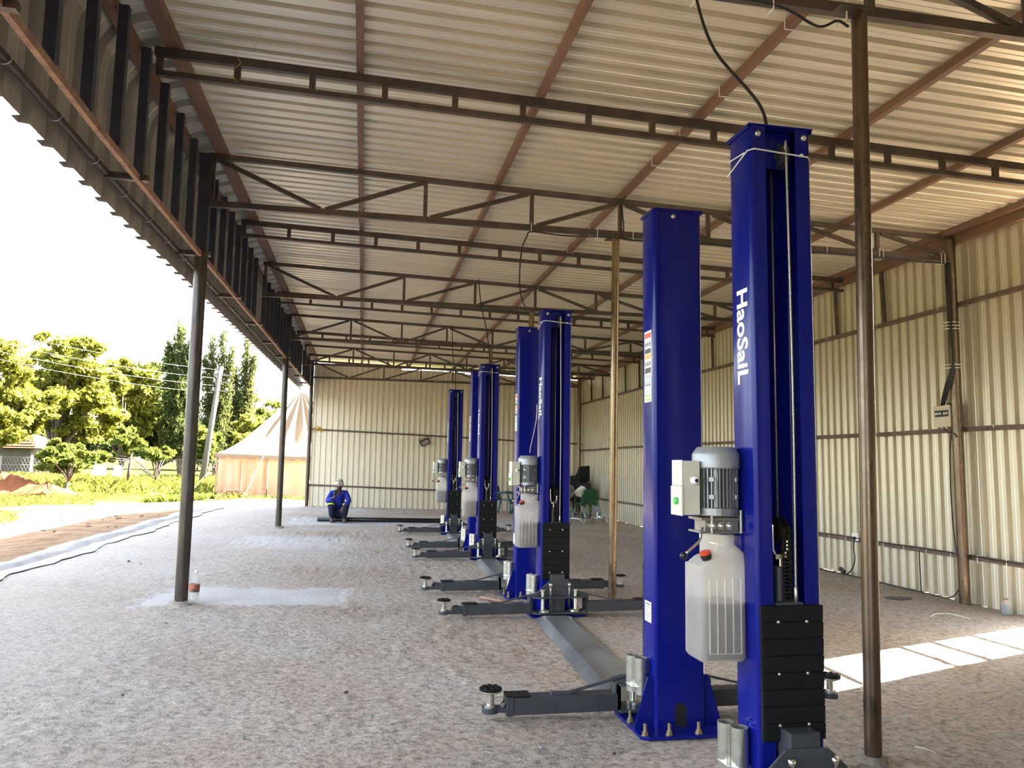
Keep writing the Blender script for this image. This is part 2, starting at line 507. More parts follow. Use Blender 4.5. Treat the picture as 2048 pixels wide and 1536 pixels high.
tag(go, 'reddish dirt turning into a rough grass field outside', 'ground', kind='structure')

def drain():
    mb = MB()
    n = 150
    V = []; F = []
    for i in range(n + 1):
        y = -9 + 33.2 * i / n
        w = 0.05 * math.sin(y * 1.7) + 0.035 * math.sin(y * 4.1 + 1) + 0.02 * math.sin(y * 9.3)
        z0 = fz(-4.1)
        x = -4.02 + w
        sec = [(x + 0.16, z0 + 0.006), (x + 0.02, z0 + 0.016), (x - 0.035, z0 + 0.012), (x - 0.06, z0 - 0.06), (x - 0.17 + w * 0.3, z0 - 0.07),
               (x - 0.21 + w * 0.3, z0 + 0.03), (x - 0.36 + 0.03 * math.sin(y * 3), z0 + 0.045), (x - 0.56 + 0.06 * math.sin(y * 2.3), z0 - 0.03), (x - 0.62, z0 - 0.2)]
        V += [(a, y, b) for a, b in sec]
    k = 9
    for i in range(n):
        for j in range(k - 1):
            F.append((i * k + j, i * k + j + 1, (i + 1) * k + j + 1, (i + 1) * k + j))
    return mb.add(V, F)
tag(obj('drain_channel', drain(), M['cement'], smooth=True), 'pale cement drain channel wandering along the outer floor edge', 'drain', kind='structure')

# ------------------------------------------------------------------ corrugated sheets
PITCH, RIBS, RH = 0.1715, 4, 0.052
def profile():
    P = []
    for k in range(RIBS):
        o = k * PITCH
        P += [(o, 0), (o + 0.040, 0), (o + 0.0455, 0.004), (o + 0.051, 0.0), (o + 0.100, 0), (o + 0.111, RH), (o + 0.155, RH), (o + 0.166, 0)]
    P += [(RIBS * PITCH + 0.006, -0.0015)]
    return P
def fascia_profile():
    P = []
    for k in range(2):
        o = k * PITCH * 2
        P += [(o, 0), (o + 0.10, 0), (o + 0.107, 0.005), (o + 0.114, 0), (o + 0.205, 0), (o + 0.222, 0.055), (o + 0.315, 0.055), (o + 0.332, 0)]
    return P + [(4 * PITCH + 0.006, -0.0015)]
def sheet(path, normals, wdir, pr=None):
    """path: points along the rib; normals: side the ribs stick out to; wdir: sheet width direction"""
    pr = pr or profile(); V = []; F = []
    w = Vector(wdir)
    for p, nn in zip(path, normals):
        for (a, h) in pr:
            V.append(Vector(p) + w * a + Vector(nn) * h)
    k = len(pr)
    for i in range(len(path) - 1):
        for j in range(k - 1):
            F.append((i * k + j, i * k + j + 1, (i + 1) * k + j + 1, (i + 1) * k + j))
    return MB().add(V, F)
SW = PITCH * RIBS
def chord_top(x): return 4.585 - 0.029 * (x + 1.65)
def roof_z(x): return chord_top(x) + 0.074

def setting(name, label, cat):
    o = bpy.data.objects.new(name, None); COL.objects.link(o)
    return tag(o, label, cat, kind='structure')

ceiling = setting('ceiling', 'sloping roof of galvanised ribbed sheets on red oxide purlins', 'roof')
me = sheet([(-1.62, 0, roof_z(-1.62)), (2.8, 0, roof_z(2.8)), (7.45, 0, roof_z(7.45))], [(0, 0, 1)] * 3, (0, 1, 0)).mesh('roof_sheet', fix=False)
me.materials.append(M['sheet'])
y = -1.1 - 12 * SW; i = 0
while y < 25.0:
    inst('roof_sheet', me, ceiling, (0, y, 0.0015 * (i % 2)))
    y += SW; i += 1
Y_END = y
PURX = [-1.55, -0.13, 1.37, 2.80, 4.22, 5.65, 7.02]
for k, x in enumerate(PURX):
    mb = MB()
    ya = -9.3
    w = 0.055 if k else 0.11
    z0, z1 = chord_top(x), chord_top(x) + 0.072
    # lapped lengths of channel
    for j in range(6):
        yb = min(ya + 6.4, 25.0)
        if yb - ya < 0.3: break
        dx = 0.006 * (j % 2)
        mb.bb(x - w / 2 + dx, x + w / 2 + dx, ya, yb, z0, z1)
        mb.bb(x - w / 2 - 0.006, x + w / 2 + 0.006, yb - 0.22, yb + 0.1, z0 - 0.006, z1 - 0.004)
        ya = yb
    obj('purlin', mb, M['purlin'], ceiling)

# right wall -------------------------------------------------------
XR = 7.15
wall_r = setting('wall_right', 'wall of upright ribbed galvanised sheets on brown rails', 'wall')
mer = sheet([(XR + 0.05, 0, -0.138), (XR + 0.05, 0, 1.9), (XR + 0.05, 0, 4.36)], [(1, 0, 0)] * 3, (0, 1, 0)).mesh('wall_sheet', fix=False)
mer.materials.append(M['wallsheet'])
GAP0, GAP1 = 6.49, 7.13
y = GAP1; i = 0
while y < 24.99:
    inst('wall_sheet', mer, wall_r, (0.0015 * (i % 2), y, 0.006 * ((i * 7) % 3 - 1))); y += SW; i += 1
y = GAP0 - SW
while y > -9.4:
    inst('wall_sheet', mer, wall_r, (0.0015 * (i % 2), y, 0)); y -= SW; i += 1
def wob_beam(a, b, w, h, n=8, amp=0.008, seed=0):
    rr = random.Random(seed); mb = MB(); a = Vector(a); b = Vector(b)
    pts = [a.lerp(b, i / n) + Vector((0, 0, rr.uniform(-amp, amp))) for i in range(n + 1)]
    for p, q in zip(pts, pts[1:]): mb.beam(p, q + (q - p).normalized() * 0.01, w, h)
    return mb
for q, z in enumerate((0.405, 1.932, 3.482)):
    obj('wall_rail', wob_beam((XR + 0.02, -9.4, z), (XR + 0.02, 25.0, z), 0.05, 0.055, 20, 0.012, q), M['rail'], wall_r)
obj('eave_rail', MB().beam((XR - 0.02, -9.4, 4.30), (XR - 0.02, 25.0, 4.30), 0.07, 0.13), M['purlin'], wall_r)
for z in (1.32, 2.39):
    obj('gap_bar', MB().beam((XR + 0.03, GAP0 - 0.1, z), (XR + 0.03, GAP1 + 0.06, z), 0.04, 0.05), M['truss'], wall_r)
# short hangers between eave rail and upper rail
for y in (6.3, 9.55, 10.65, 11.8, 13.9, 15.0, 16.1, 18.2, 19.4, 20.5, 22.6, 23.8):
    obj('hanger', MB().beam((XR - 0.0, y, 3.5), (XR - 0.0, y + 0.04, 4.28), 0.045, 0.045, (0, 1, 0)), M['truss'], wall_r)

# back wall --------------------------------------------------------
YB = 25.0
wall_b = setting('wall_back', 'end wall of upright ribbed galvanised sheets with two thin rails', 'wall')
x = -1.60; i = 0
while x < 7.1:
    zt = roof_z(x + SW / 2) - 0.13 - (0.03 if i % 3 == 1 else 0.0)
    meb = sheet([(0, 0, -0.16), (0, 0, 2.1), (0, 0, zt)], [(0, 1, 0)] * 3, (1, 0, 0)).mesh('wall_sheet', fix=False)
    meb.materials.append(M['wallsheet'])
    inst('wall_sheet', meb, wall_b, (x, YB + 0.05 + 0.0015 * (i % 2), 0)); x += SW; i += 1
obj('wall_rail', wob_beam((-1.62, YB + 0.02, 2.42), (7.15, YB + 0.02, 2.13), 0.05, 0.05, 8, 0.008, 5), M['truss'], wall_b)
obj('wall_rail', wob_beam((-1.62, YB + 0.02, 0.68), (7.15, YB + 0.02, 0.43), 0.05, 0.05, 8, 0.008, 6), M['truss'], wall_b)

# unseen end wall behind the photographer, added to keep that side dark
wall_f = setting('wall_front', 'unseen added wall of ribbed sheets opposite the end wall with the floodlight', 'wall')
x = -1.60; i = 0
while x < 7.1:
    mew = sheet([(0, 0, -0.16), (0, 0, 2.1), (0, 0, roof_z(x + SW / 2) - 0.02)], [(0, -1, 0)] * 3, (1, 0, 0)).mesh('wall_sheet', fix=False)
    mew.materials.append(M['wallsheet'])
    inst('wall_sheet', mew, wall_f, (x, -9.35 - 0.0015 * (i % 2), 0)); x += SW; i += 1

# left fascia ------------------------------------------------------
XL = -1.69
def rail_z(y): return 3.475 + 0.015 * max(0.0, y - 6.5)
wall_l = setting('wall_left', 'ribbed fascia sheets with curved tops hanging above the open side', 'fascia')
y = -1.1 - 12 * SW; i = 0
while y < 24.9:
    zb = 3.33 + 0.016 * max(0.0, y + 0.34 - 6.5)
    XF = -1.95
    path = [(XF, 0, zb), (XF, 0, 4.22)]
    nor = [(-1, 0, 0), (-1, 0, 0)]
    for k in range(1, 9):
        a = PI / 2 * k / 8
        crimp = 0.004 * (k % 2)
        path.append((XF + 0.38 - (0.38 - crimp) * math.cos(a), 0, 4.22 + (0.40 - crimp) * math.sin(a)))
        nor.append((-math.cos(a), 0, math.sin(a)))
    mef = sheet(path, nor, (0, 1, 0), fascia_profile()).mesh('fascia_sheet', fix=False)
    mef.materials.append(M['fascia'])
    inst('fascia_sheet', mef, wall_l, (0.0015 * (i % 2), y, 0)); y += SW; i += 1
obj('inner_rail', wob_beam((XL, -1.0, rail_z(0)), (XL, 6.5, rail_z(6.5)), 0.035, 0.05, 5, 0.012, 9), M['rustpipe'], wall_l)
obj('inner_rail', wob_beam((XL, 6.5, rail_z(6.5)), (XL, 24.9, rail_z(24.9)), 0.035, 0.05, 12, 0.010, 10), M['rustpipe'], wall_l)
mb = MB()
mb.tube([(-1.905, -1.0, rail_z(0) + 0.02), (-1.905, 6.5, rail_z(6.5) + 0.02), (-1.905, 24.9, rail_z(24.9) + 0.02)], 0.024, 8)
obj('outer_rail', mb, M['truss'], wall_l)
for k in range(12):
    y = 3.75 + 2.21 * (k - 1)
    if y > 24.9: break
    obj('bracket', MB().beam((-1.92, y - 0.04, rail_z(y) + 0.01), (-1.62, y - 0.04, rail_z(y) - 0.0), 0.05, 0.045), M['truss'], wall_l)
obj('eave_beam', MB().bb(XL - 0.14, XL - 0.062, -9.2, 24.8, 4.46, 4.555), M['purlin'], wall_l)
k = 0
y = 0.4
while y < 24.6:
    near_post = min(abs((y - 3.75) % 4.42), 4.42 - abs((y - 3.75) % 4.42)) < 0.15
    if not near_post:
        obj('upright', MB().bb(XL - 0.035, XL + 0.03, y - 0.028, y + 0.028, rail_z(y) + 0.02, 4.48), M['navy'], wall_l)
    y += 0.5525
# row of bright tie loops over the outer rail
for k in range(26):
    y = 2.9 + k * 0.686
    zr = rail_z(y) + 0.02
    obj('wire_loop', MB().tube(bez([(-1.95, y, zr + 0.03), (-1.90, y, zr + 0.03), (-1.875, y, zr), (-1.90, y, zr - 0.03), (-1.95, y, zr - 0.03)], 3), 0.004, 5), M['zinc'], wall_l)

# ------------------------------------------------------------------ trusses and rafters
TY = [3.75 + 4.42 * i for i in range(5)] + [24.86]
XA, XB = -1.66, 7.10
def ord_(i): return ('first', 'second', 'third', 'fourth', 'fifth', 'sixth')[i]
def truss(i, Y, flip):
    lab = ['brown steel roof truss over the bronze pole and the sunlit floor strip',
           'brown steel roof truss carrying black cable towards the breaker box post',
           'brown steel roof truss midway between the two dark open-side poles',
           'brown steel roof truss above the far dark open-side pole',
           'brown steel roof truss above the squatting man',
           'brown steel roof truss close against the end wall'][i]
    t = thing('roof_truss', lab, 'truss', (0, Y, 0), 0, 'triangulated roof trusses')
    zb = 4.045
    def zt(x): return chord_top(x) - 0.03
    obj('top_chord', MB().beam((XA, 0, zt(XA)), (XB, 0, zt(XB)), 0.05, 0.056), M['truss'], t)
    obj('bottom_chord', MB().beam((XA, 0, zb), (XB, 0, zb), 0.05, 0.062), M['truss'], t)
    ups = [-1.62, 0.57, 1.75, 2.78, 3.85, 4.95, 6.05, 7.06]
    if flip: ups = [-1.62, -0.35, 0.75, 1.75, 2.78, 3.85, 4.95, 6.05, 7.06]
    for x in ups:
        obj('upright', MB().beam((x, 0, zb + 0.03), (x, 0, zt(x) - 0.02), 0.042, 0.042, (1, 0, 0)), M['truss'], t)
    dg = []
    if not flip:
        dg += [((-1.58, 1), (-0.53, 0)), ((-0.48, 0), (0.55, 1))]
        u = ups[1:]
    else:
        u = ups
    for k in range(len(u) - 1):
        up_right = (u[k] < 2.7) if not flip else (k % 2 == 0)
        dg.append(((u[k] + 0.06, 0 if up_right else 1), (u[k + 1] - 0.04, 1 if up_right else 0)))
    for (x0, s0), (x1, s1) in dg:
        z0 = zt(x0) - 0.03 if s0 else zb + 0.03
        z1 = zt(x1) - 0.03 if s1 else zb + 0.03
        obj('diagonal', MB().beam((x0, 0, z0), (x1, 0, z1), 0.04, 0.042), M['truss'], t)
    return t
for i, Y in enumerate(TY):
    truss(i, Y, i in (3, 4))
LY = [1.60, 6.08, 10.42, 14.80, 19.20, 23.3]
LLAB = [None, 'ladder-like steel rafter crossing over the front blue lift column with white cable tie',
        'ladder-like steel rafter between the truss at the nearer dark pole and the next one',
        'ladder-like steel rafter one bay before the far dark open-side pole',
        'ladder-like steel rafter just beyond the far dark open-side pole',
        'ladder-like steel rafter nearest to the end wall']
for i, Y in enumerate(LY):
    if i == 0: continue
    t = thing('ladder_rafter', LLAB[i], 'rafter', (0, Y, 0), 0, 'ladder rafters between the trusses')
    def zt(x): return chord_top(x) - 0.035
    obj('top_chord', MB().beam((XA - 0.02, 0, zt(XA)), (XB, 0, zt(XB)), 0.045, 0.068), M['truss'], t)
    obj('bottom_chord', MB().beam((XA, 0, zt(XA) - 0.175), (XB, 0, zt(XB) - 0.155), 0.05, 0.042), M['truss'], t)
    x = XA + 0.02
    while x < XB:
        zz = zt(x)
        obj('rung', MB().bb(x - 0.024, x + 0.024, -0.02, 0.02, zz - 0.16, zz - 0.03), M['truss'], t)
        x += 0.571

# ------------------------------------------------------------------ poles
def pole(name, x, y, r, z0, z1, mat, label, group, lean=(0, 0), cap=None):
    t = thing(name, label, 'pole', (x, y, z0), 0, group)
    pts = [(lean[0] * k / 6, lean[1] * k / 6, (z1 - z0) * k / 6) for k in range(7)]
    obj('shaft', MB().tube(pts, r, 20), mat, t, autosmooth=50)
    if cap: cap(t, z1 - z0)
    return t
def dark_cap(t, h):
    obj('post_head', MB().bb(-0.055, 0.055, -0.06, 0.06, h, 4.56 - t.location.z), M['navy'], t)
    obj('head_plate', MB().bb(-0.16, 0.09, -0.07, 0.02, h - 0.01, h + 0.03), M['truss'], t)
def plate_cap(t, h):
    obj('head_plate', MB().bb(-0.09, 0.07, -0.05, 0.05, h - 0.004, h + 0.01), M['truss'], t)
def mortar(t, rr):
    mb = MB(); n = 14; V = [(0, 0, 0.03)]; F = []
    for ring, (q, zz) in enumerate(((0.7, 0.02), (1.0, 0.0))):
        for k in range(n):
            a = 2 * PI * k / n; j = random.uniform(0.8, 1.2)
            V.append((rr * q * j * math.cos(a), rr * q * j * math.sin(a), zz + (random.uniform(0, 0.012) if ring == 0 else -0.004)))
    for k in range(n):
        k2 = (k + 1) % n
        F.append((0, 1 + k, 1 + k2)); F.append((1 + k, 1 + n + k, 1 + n + k2, 1 + k2))
    obj('footing', mb.add(V, F), M['mortar'], t, smooth=True)
z = fz(XL)
mortar(pole('steel_pole', XL, 8.17, 0.062, z, 3.50, M['poledark'], 'dark steel pole at the open side with a water bottle at its foot', 'open-side poles', cap=dark_cap), 0.13)
mortar(pole('steel_pole', XL, 17.05, 0.062, z, 3.63, M['poledark'], 'dark steel pole at the open side nearer the tent and squatting man', 'open-side poles', cap=dark_cap), 0.12)
pole('steel_pole', -1.66, 24.95, 0.06, z, 4.55, M['poledark'], 'dark corner pole where the end wall meets the open side', 'open-side poles')
mortar(pole('steel_pole', 2.62, 3.70, 0.043, fz(2.62), 4.015, M['pole'], 'mottled bronze steel pole standing clear between the front lift and sheet wall', 'middle row poles', (0.09, 0.05), plate_cap), 0.085)
pole('steel_pole', 2.74, 8.30, 0.043, fz(2.7), 4.015, M['polebrass'], 'slim shiny bronze pole next to the lift pad, behind the closed-back column', 'middle row poles', (0.0, -0.1), plate_cap)
pole('steel_pole', 2.75, 17.0, 0.043, fz(2.7), 4.015, M['polebrass'], 'slim bronze pole largely hidden behind the far lift columns', 'middle row poles', (0, 0), plate_cap)
pole('steel_pole', 2.72, 12.59, 0.043, fz(2.7), 4.015, M['polebrass'], 'slim bronze pole hidden behind the lift column with the second oil tank', 'middle row poles', (0, 0), plate_cap)
RL = ['brown wall post carrying taped black cables down to the breaker box',
      'brown wall post at the sheet wall, hidden by the front lift columns',
      'slim bronze wall post near the green chair',
      'brown corner post where end wall and sheet wall meet']
for k, (y, lab) in enumerate(zip((8.17, 12.59, 17.6, 24.9), RL)):
    pole('wall_post', 7.06, y, 0.062 if k != 2 else 0.05, fz(7.06), 4.28, M['pole'] if k != 2 else M['polebrass'], lab, 'posts along the sheet wall')
# ------------------------------------------------------------------ lettering
def text_mesh(s, size, extr=0.0006, bold=0.0):
    cu = bpy.data.curves.new('lettering', 'FONT')
    cu.body = s; cu.size = size; cu.extrude = extr; cu.offset = bold
    cu.align_x = 'CENTER'; cu.align_y = 'CENTER'; cu.resolution_u = 3
    o = bpy.data.objects.new('lettering', cu); COL.objects.link(o)
    bpy.context.view_layer.update()
    me = bpy.data.meshes.new_from_object(o.evaluated_get(bpy.context.evaluated_depsgraph_get()))
    bpy.data.objects.remove(o); bpy.data.curves.remove(cu)
    me.name = 'lettering'
    me.materials.clear()
    return me
TXT = text_mesh('HaoSaiL', 0.130, bold=0.0035)
TXT.materials.append(M['letter'])

# ------------------------------------------------------------------ lift column parts (front = local -Y)
W2, D2, LIP, TH = 0.150, 0.100, 0.076, 0.008
def arc(cx, cy, r, a0, a1, n=5):
    return [(cx + r * math.cos(a0 + (a1 - a0) * k / n), cy + r * math.sin(a0 + (a1 - a0) * k / n)) for k in range(n + 1)]
def c_profile():
    r = 0.022
    o = [(-W2 + LIP, -D2)] + arc(-W2 + r, -D2 + r, r, -PI / 2, -PI) + arc(-W2 + r, D2 - r, r, PI, PI / 2) + arc(W2 - r, D2 - r, r, PI / 2, 0) + arc(W2 - r, -D2 + r, r, 0, -PI / 2) + [(W2 - LIP, -D2)]
    w, d = W2 - TH, D2 - TH
    q = r - TH
    i = [(W2 - LIP, -d)] + arc(w - q, -d + q, q, -PI / 2, 0) + arc(w - q, d - q, q, 0, PI / 2) + arc(-w + q, d - q, q, PI / 2, PI) + arc(-w + q, -d + q, q, PI, 3 * PI / 2) + [(-W2 + LIP, -d)]
    return o + i
def strip_mesh(poly, z0, z1):
    n = len(poly)
    V = [(x, y, z0) for x, y in poly] + [(x, y, z1) for x, y in poly]
    F = [tuple(reversed(range(n))), tuple(range(n, 2 * n))]
    for k in range(n):
        j = (k + 1) % n
        F.append((k, j, n + j, n + k))
    return MB().add(V, F)

PARTM = {}
def part(key, builder, mat, **kw):
    """mesh shared between columns"""
    if key not in PARTM:
        mb = builder()
        me = mb.mesh(key, kw.get('smooth', False) or 'autosmooth' in kw)
        if 'autosmooth' in kw: me.set_sharp_from_angle(angle=math.radians(kw['autosmooth']))
        me.materials.append(mat)
        PARTM[key] = me
    return PARTM[key]
def P(name, key, builder, mat, parent, loc=None, rot=None, bevel=0.0, **kw):
    o = inst(name, part(key, builder, mat, **kw), parent, loc, rot)
    if bevel:
        b = o.modifiers.new('bevel', 'BEVEL'); b.width = bevel; b.segments = 2; b.limit_method = 'ANGLE'; b.angle_limit = math.radians(40)
    return o

def mk_base():
    return MB().prism([(-0.275, -0.24), (0.275, -0.24), (0.275, 0.20), (0.235, 0.235), (-0.235, 0.235), (-0.275, 0.20)], 0.0, 0.018)
def mk_gusset():
    return MB().prism([(0.0, 0.0), (0.105, 0.0), (0.105, 0.02), (0.03, 0.27), (0.0, 0.27)], -0.005, 0.005, 'y')
def mk_bolt():
    mb = MB(); mb.lathe([(0.022, 0), (0.022, 0.004), (0.0165, 0.004), (0.0165, 0.02)], n=6); mb.lathe([(0.0095, 0.02), (0.0095, 0.058), (0.008, 0.06)], n=10); return mb
def mk_cap():
    mb = MB(); mb.bb(-W2 - 0.008, W2 + 0.008, -D2 - 0.008, D2 + 0.008, 0, 0.007)
    mb.bb(-W2 - 0.008, W2 + 0.008, D2 + 0.001, D2 + 0.008, -0.012, 0.0)
    mb.bb(-W2 - 0.008, -W2 - 0.001, -D2, D2, -0.012, 0.0); mb.bb(W2 + 0.001, W2 + 0.008, -D2, D2, -0.012, 0.0)
    mb.bb(-W2 + LIP - 0.01, W2 - LIP + 0.01, -D2 + 0.06, -D2 + 0.066, -0.17, 0.0)
    return mb
def mk_hexhead():
    return MB().lathe([(0.013, 0), (0.013, 0.009), (0.010, 0.012)], n=12, R=Euler((PI / 2, 0, 0)).to_matrix())
def mk_pulley():
    R = Euler((0, PI / 2, 0)).to_matrix()
    mb = MB(); mb.lathe([(0.014, -0.016), (0.06, -0.016), (0.06, -0.011), (0.048, -0.004), (0.048, 0.004), (0.06, 0.011), (0.06, 0.016), (0.014, 0.016)], n=24, R=R)
    mb.lathe([(0.012, -0.03), (0.012, 0.03)], n=10, R=R); return mb
def mk_rope(zlen):
    return MB().tube([(0, 0, 0), (0, 0, zlen)], 0.0055, 8)
def mk_chain():
    mb = MB()
    for k in range(26):
        z = k * 0.0159
        w = 0.014 if k % 2 else 0.021
        for s in (-1, 1):
            mb.bb(s * w - 0.0022, s * w + 0.0022, -0.007, 0.007, z - 0.003, z + 0.019)
        mb.bb(-0.02, 0.02, -0.0045, 0.0045, z + 0.004, z + 0.012)
    return mb
def mk_wheel():
    R = Euler((0, PI / 2, 0)).to_matrix()
    mb = MB(); mb.lathe([(0.01, -0.022), (0.052, -0.022), (0.052, -0.016), (0.044, -0.014), (0.044, 0.014), (0.052, 0.016), (0.052, 0.022), (0.01, 0.022)], n=24, R=R)
    for k in range(13):
        a = -0.3 + (PI + 0.3) * k / 12
        for s in (-1, 1): mb.box((s * 0.015, 0.055 * math.cos(a) * -1, 0.055 * math.sin(a)), (0.004, 0.018, 0.014), (0, 0, 0))
    return mb
def mk_fork():
    mb = MB()
    for s in (-1, 1):
        mb.tube([(s * 0.033, 0, 0.03), (s * 0.033, 0, -0.075), (s * 0.02, 0, -0.10)], 0.007, 8)
    mb.bb(-0.027, 0.027, -0.012, 0.012, -0.115, -0.095)
    mb.lathe([(0.013, -0.16), (0.013, -0.11)], n=10)
    return mb
def mk_cyl():
    return MB().lathe([(0.022, 0), (0.022, 0.30), (0.017, 0.305)], n=14)
def mk_panel():
    """rubber guard: eight strips with grooves between"""
    mb = MB(); h = 0.545
    mb.bb(-0.139, 0.139, -0.005, 0.012, 0, h)
    n = 8
    for k in range(n):
        z0 = h * k / n + 0.0012; z1 = h * (k + 1) / n - 0.0012
        mb.prism([(-0.0055, z0), (-0.0095, z0 + 0.004), (-0.0125, z1 - 0.002), (-0.0115, z1), (-0.0055, z1)], -0.133, 0.139, 'x')
    return mb
def mk_screw():
    return MB().lathe([(0.0068, 0), (0.0068, 0.004), (0.004, 0.006)], n=10, R=Euler((PI / 2, 0, 0)).to_matrix())
def mk_carriage():
    mb = MB()
    mb.bb(-0.062, 0.062, -0.105, 0.06, 0.30, 0.90)      # slider inside the column
    mb.bb(-0.066, 0.066, -0.20, -0.10, 0.035, 0.40)     # front stem
    mb.bb(-0.026, 0.026, -0.212, -0.20, 0.035, 0.215)
    tri = [(-0.275, 0.21), (-0.235, 0.215), (-0.095, 0.345), (0.095, 0.345), (0.235, 0.215), (0.275, 0.21), (0.275, 0.196), (-0.275, 0.196)]
    mb.prism(tri, -0.212, -0.200, 'y')
    top = [(-0.278, -0.12), (0.278, -0.12), (0.278, -0.235), (0.20, -0.285), (-0.20, -0.285), (-0.278, -0.235)]
    mb.prism(top, 0.185, 0.199)
    mb.prism(top, 0.036, 0.052)
    return mb
def mk_pin():
    return MB().lathe([(0.026, 0.205), (0.026, 0.214), (0.0165, 0.214), (0.0165, 0.0), (0.02, -0.01)][::-1], n=14)
def mk_gear():
    return MB().lathe([(0.046, 0), (0.046, 0.018), (0.03, 0.022)], n=18)
def mk_ballpin():
    return MB().lathe([(0.006, -0.12), (0.006, 0.015), (0.012, 0.03), (0.010, 0.07), (0.0085, 0.085), (0.0145, 0.095), (0.0165, 0.105), (0.0145, 0.116), (0.006, 0.122)], n=14)
def mk_tubeholder():
    mb = MB()
    n = 20; V = []; F = []
    for (r, z) in ((0.036, 0), (0.036, 0.20), (0.031, 0.20), (0.031, 0.0)):
        for k in range(n):
            a = 2 * PI * k / n; V.append((r * math.cos(a), r * math.sin(a), z))
    for i in range(4):
        for k in range(n):
            k2 = (k + 1) % n; i2 = (i + 1) % 4
            F.append((i * n + k, i * n + k2, i2 * n + k2, i2 * n + k))
    return mb.add(V, F)
# arm, built along +X from the pivot end
def mk_arm():
    mb = MB()
    mb.bb(0.0, 0.66, -0.052, 0.052, 0.0, 0.095)
    mb.bb(0.62, 0.66, -0.057, 0.057, -0.004, 0.101)
    mb.prism([(-0.055, 0.0), (0.012, 0.0), (0.012, 0.165), (-0.055, 0.18), (-0.085, 0.175), (-0.085, 0.16), (-0.02, 0.145), (-0.02, 0.02), (-0.055, 0.012)], -0.05, -0.035, 'y')
    mb.prism([(-0.055, 0.0), (0.012, 0.0), (0.012, 0.165), (-0.055, 0.18), (-0.085, 0.175), (-0.085, 0.16), (-0.02, 0.145), (-0.02, 0.02), (-0.055, 0.012)], 0.035, 0.05, 'y')
    mb.bb(-0.02, 0.012, -0.05, 0.05, 0.0, 0.15)
    return mb
def mk_brace():
    return MB().beam((-0.07, 0.0, 0.185), (0.29, 0.0, 0.100), 0.028, 0.010).bb(0.27, 0.39, -0.024, 0.024, 0.095, 0.106)
def mk_capplate():
    return MB().bb(0.52, 0.66, -0.054, 0.054, 0.0955, 0.1065)
def mk_ext():
    mb = MB(); mb.bb(0.55, 0.80, -0.040, 0.040, 0.012, 0.080)
    mb.prism([(0.80, 0.012), (0.80, 0.08), (0.775, 0.08), (0.845, 0.040), (0.90, 0.038), (0.90, 0.012)], -0.035, 0.035, 'y')
    mb.lathe([(0.05, 0.008), (0.05, 0.04)], (0.905, 0, 0), 20)
    return mb
def mk_stem():
    return MB().lathe([(0.034, 0.04), (0.034, 0.052), (0.021, 0.054), (0.021, 0.108), (0.04, 0.112), (0.066, 0.125), (0.066, 0.132)], (0.905, 0, 0), 20)
def mk_padrubber():
    mb = MB(); mb.lathe([(0.062, 0.131), (0.066, 0.136), (0.066, 0.143)], (0.905, 0, 0), 20)
    for a in range(9):
        t = 2 * PI * a / 8; r = 0.043 if a < 8 else 0.0
        mb.box((0.905 + r * math.cos(t), r * math.sin(t), 0.146), (0.024, 0.022, 0.010), (0, 0, t))
    return mb

# power unit ------------------------------------------------------- local frame: x centre of motor, y, z
def mk_motor():
    mb = MB(); mb.lathe([(0.062, 0.0), (0.062, 0.175)], n=20)
    for k in range(34):
        a = 2 * PI * k / 34
        mb.box((0.076 * math.cos(a), 0.076 * math.sin(a), 0.0875), (0.036, 0.0045, 0.17), (0, 0, a))
    for a in (-0.9, -2.2, 0.4):
        for z in (0.05, 0.125): mb.box((0.092 * math.cos(a), 0.092 * math.sin(a), z), (0.02, 0.022, 0.018), (0, 0, a))
    mb.lathe([(0.097, -0.03), (0.097, 0.0), (0.085, 0.004)], n=28)
    return mb
def mk_fancover():
    return MB().lathe([(0.100, 0.0), (0.104, 0.006), (0.104, 0.062), (0.100, 0.070), (0.082, 0.094), (0.078, 0.096)], n=32)
def mk_ctlbox():
    mb = MB(); mb.bb(-0.038, 0.040, -0.055, 0.055, 0, 0.235)
    return mb
def mk_ctlcover():
    mb = MB(); mb.bb(-0.050, -0.038, -0.060, 0.060, -0.004, 0.125); mb.bb(-0.046, -0.038, -0.056, 0.056, 0.125, 0.238); return mb
def mk_valve():
    mb = MB(); mb.bb(-0.095, 0.095, -0.07, 0.07, 0.055, 0.066); mb.bb(-0.095, 0.10, -0.07, 0.07, 0.0, 0.008)
    mb.bb(-0.07, 0.085, -0.05, 0.06, 0.008, 0.055)
    for x in (-0.045, 0.09): mb.lathe([(0.008, 0.0), (0.008, 0.10)], (x, -0.066, 0), 10)
    return mb
def mk_fitting():
    R = Euler((PI / 2, 0, 0)).to_matrix()
    return MB().lathe([(0.017, 0.0), (0.017, 0.018), (0.012, 0.018), (0.012, 0.028), (0.006, 0.034)], n=12, R=R)
TKP = [(-0.093, -0.085), (0.093, -0.085)]
def tank_outline(sx=1.0, inset=0.0, zs=None):
    w, d, c = 0.105 - inset, 0.095 - inset, 0.026
    out = []
    for (cx, cy, a0) in ((w - c, -d + c, -PI / 2), (w - c, d - c, 0), (-w + c, d - c, PI / 2), (-w + c, -d + c, PI)):
        out += arc(cx, cy, c, a0, a0 + PI / 2, 3)
    return out
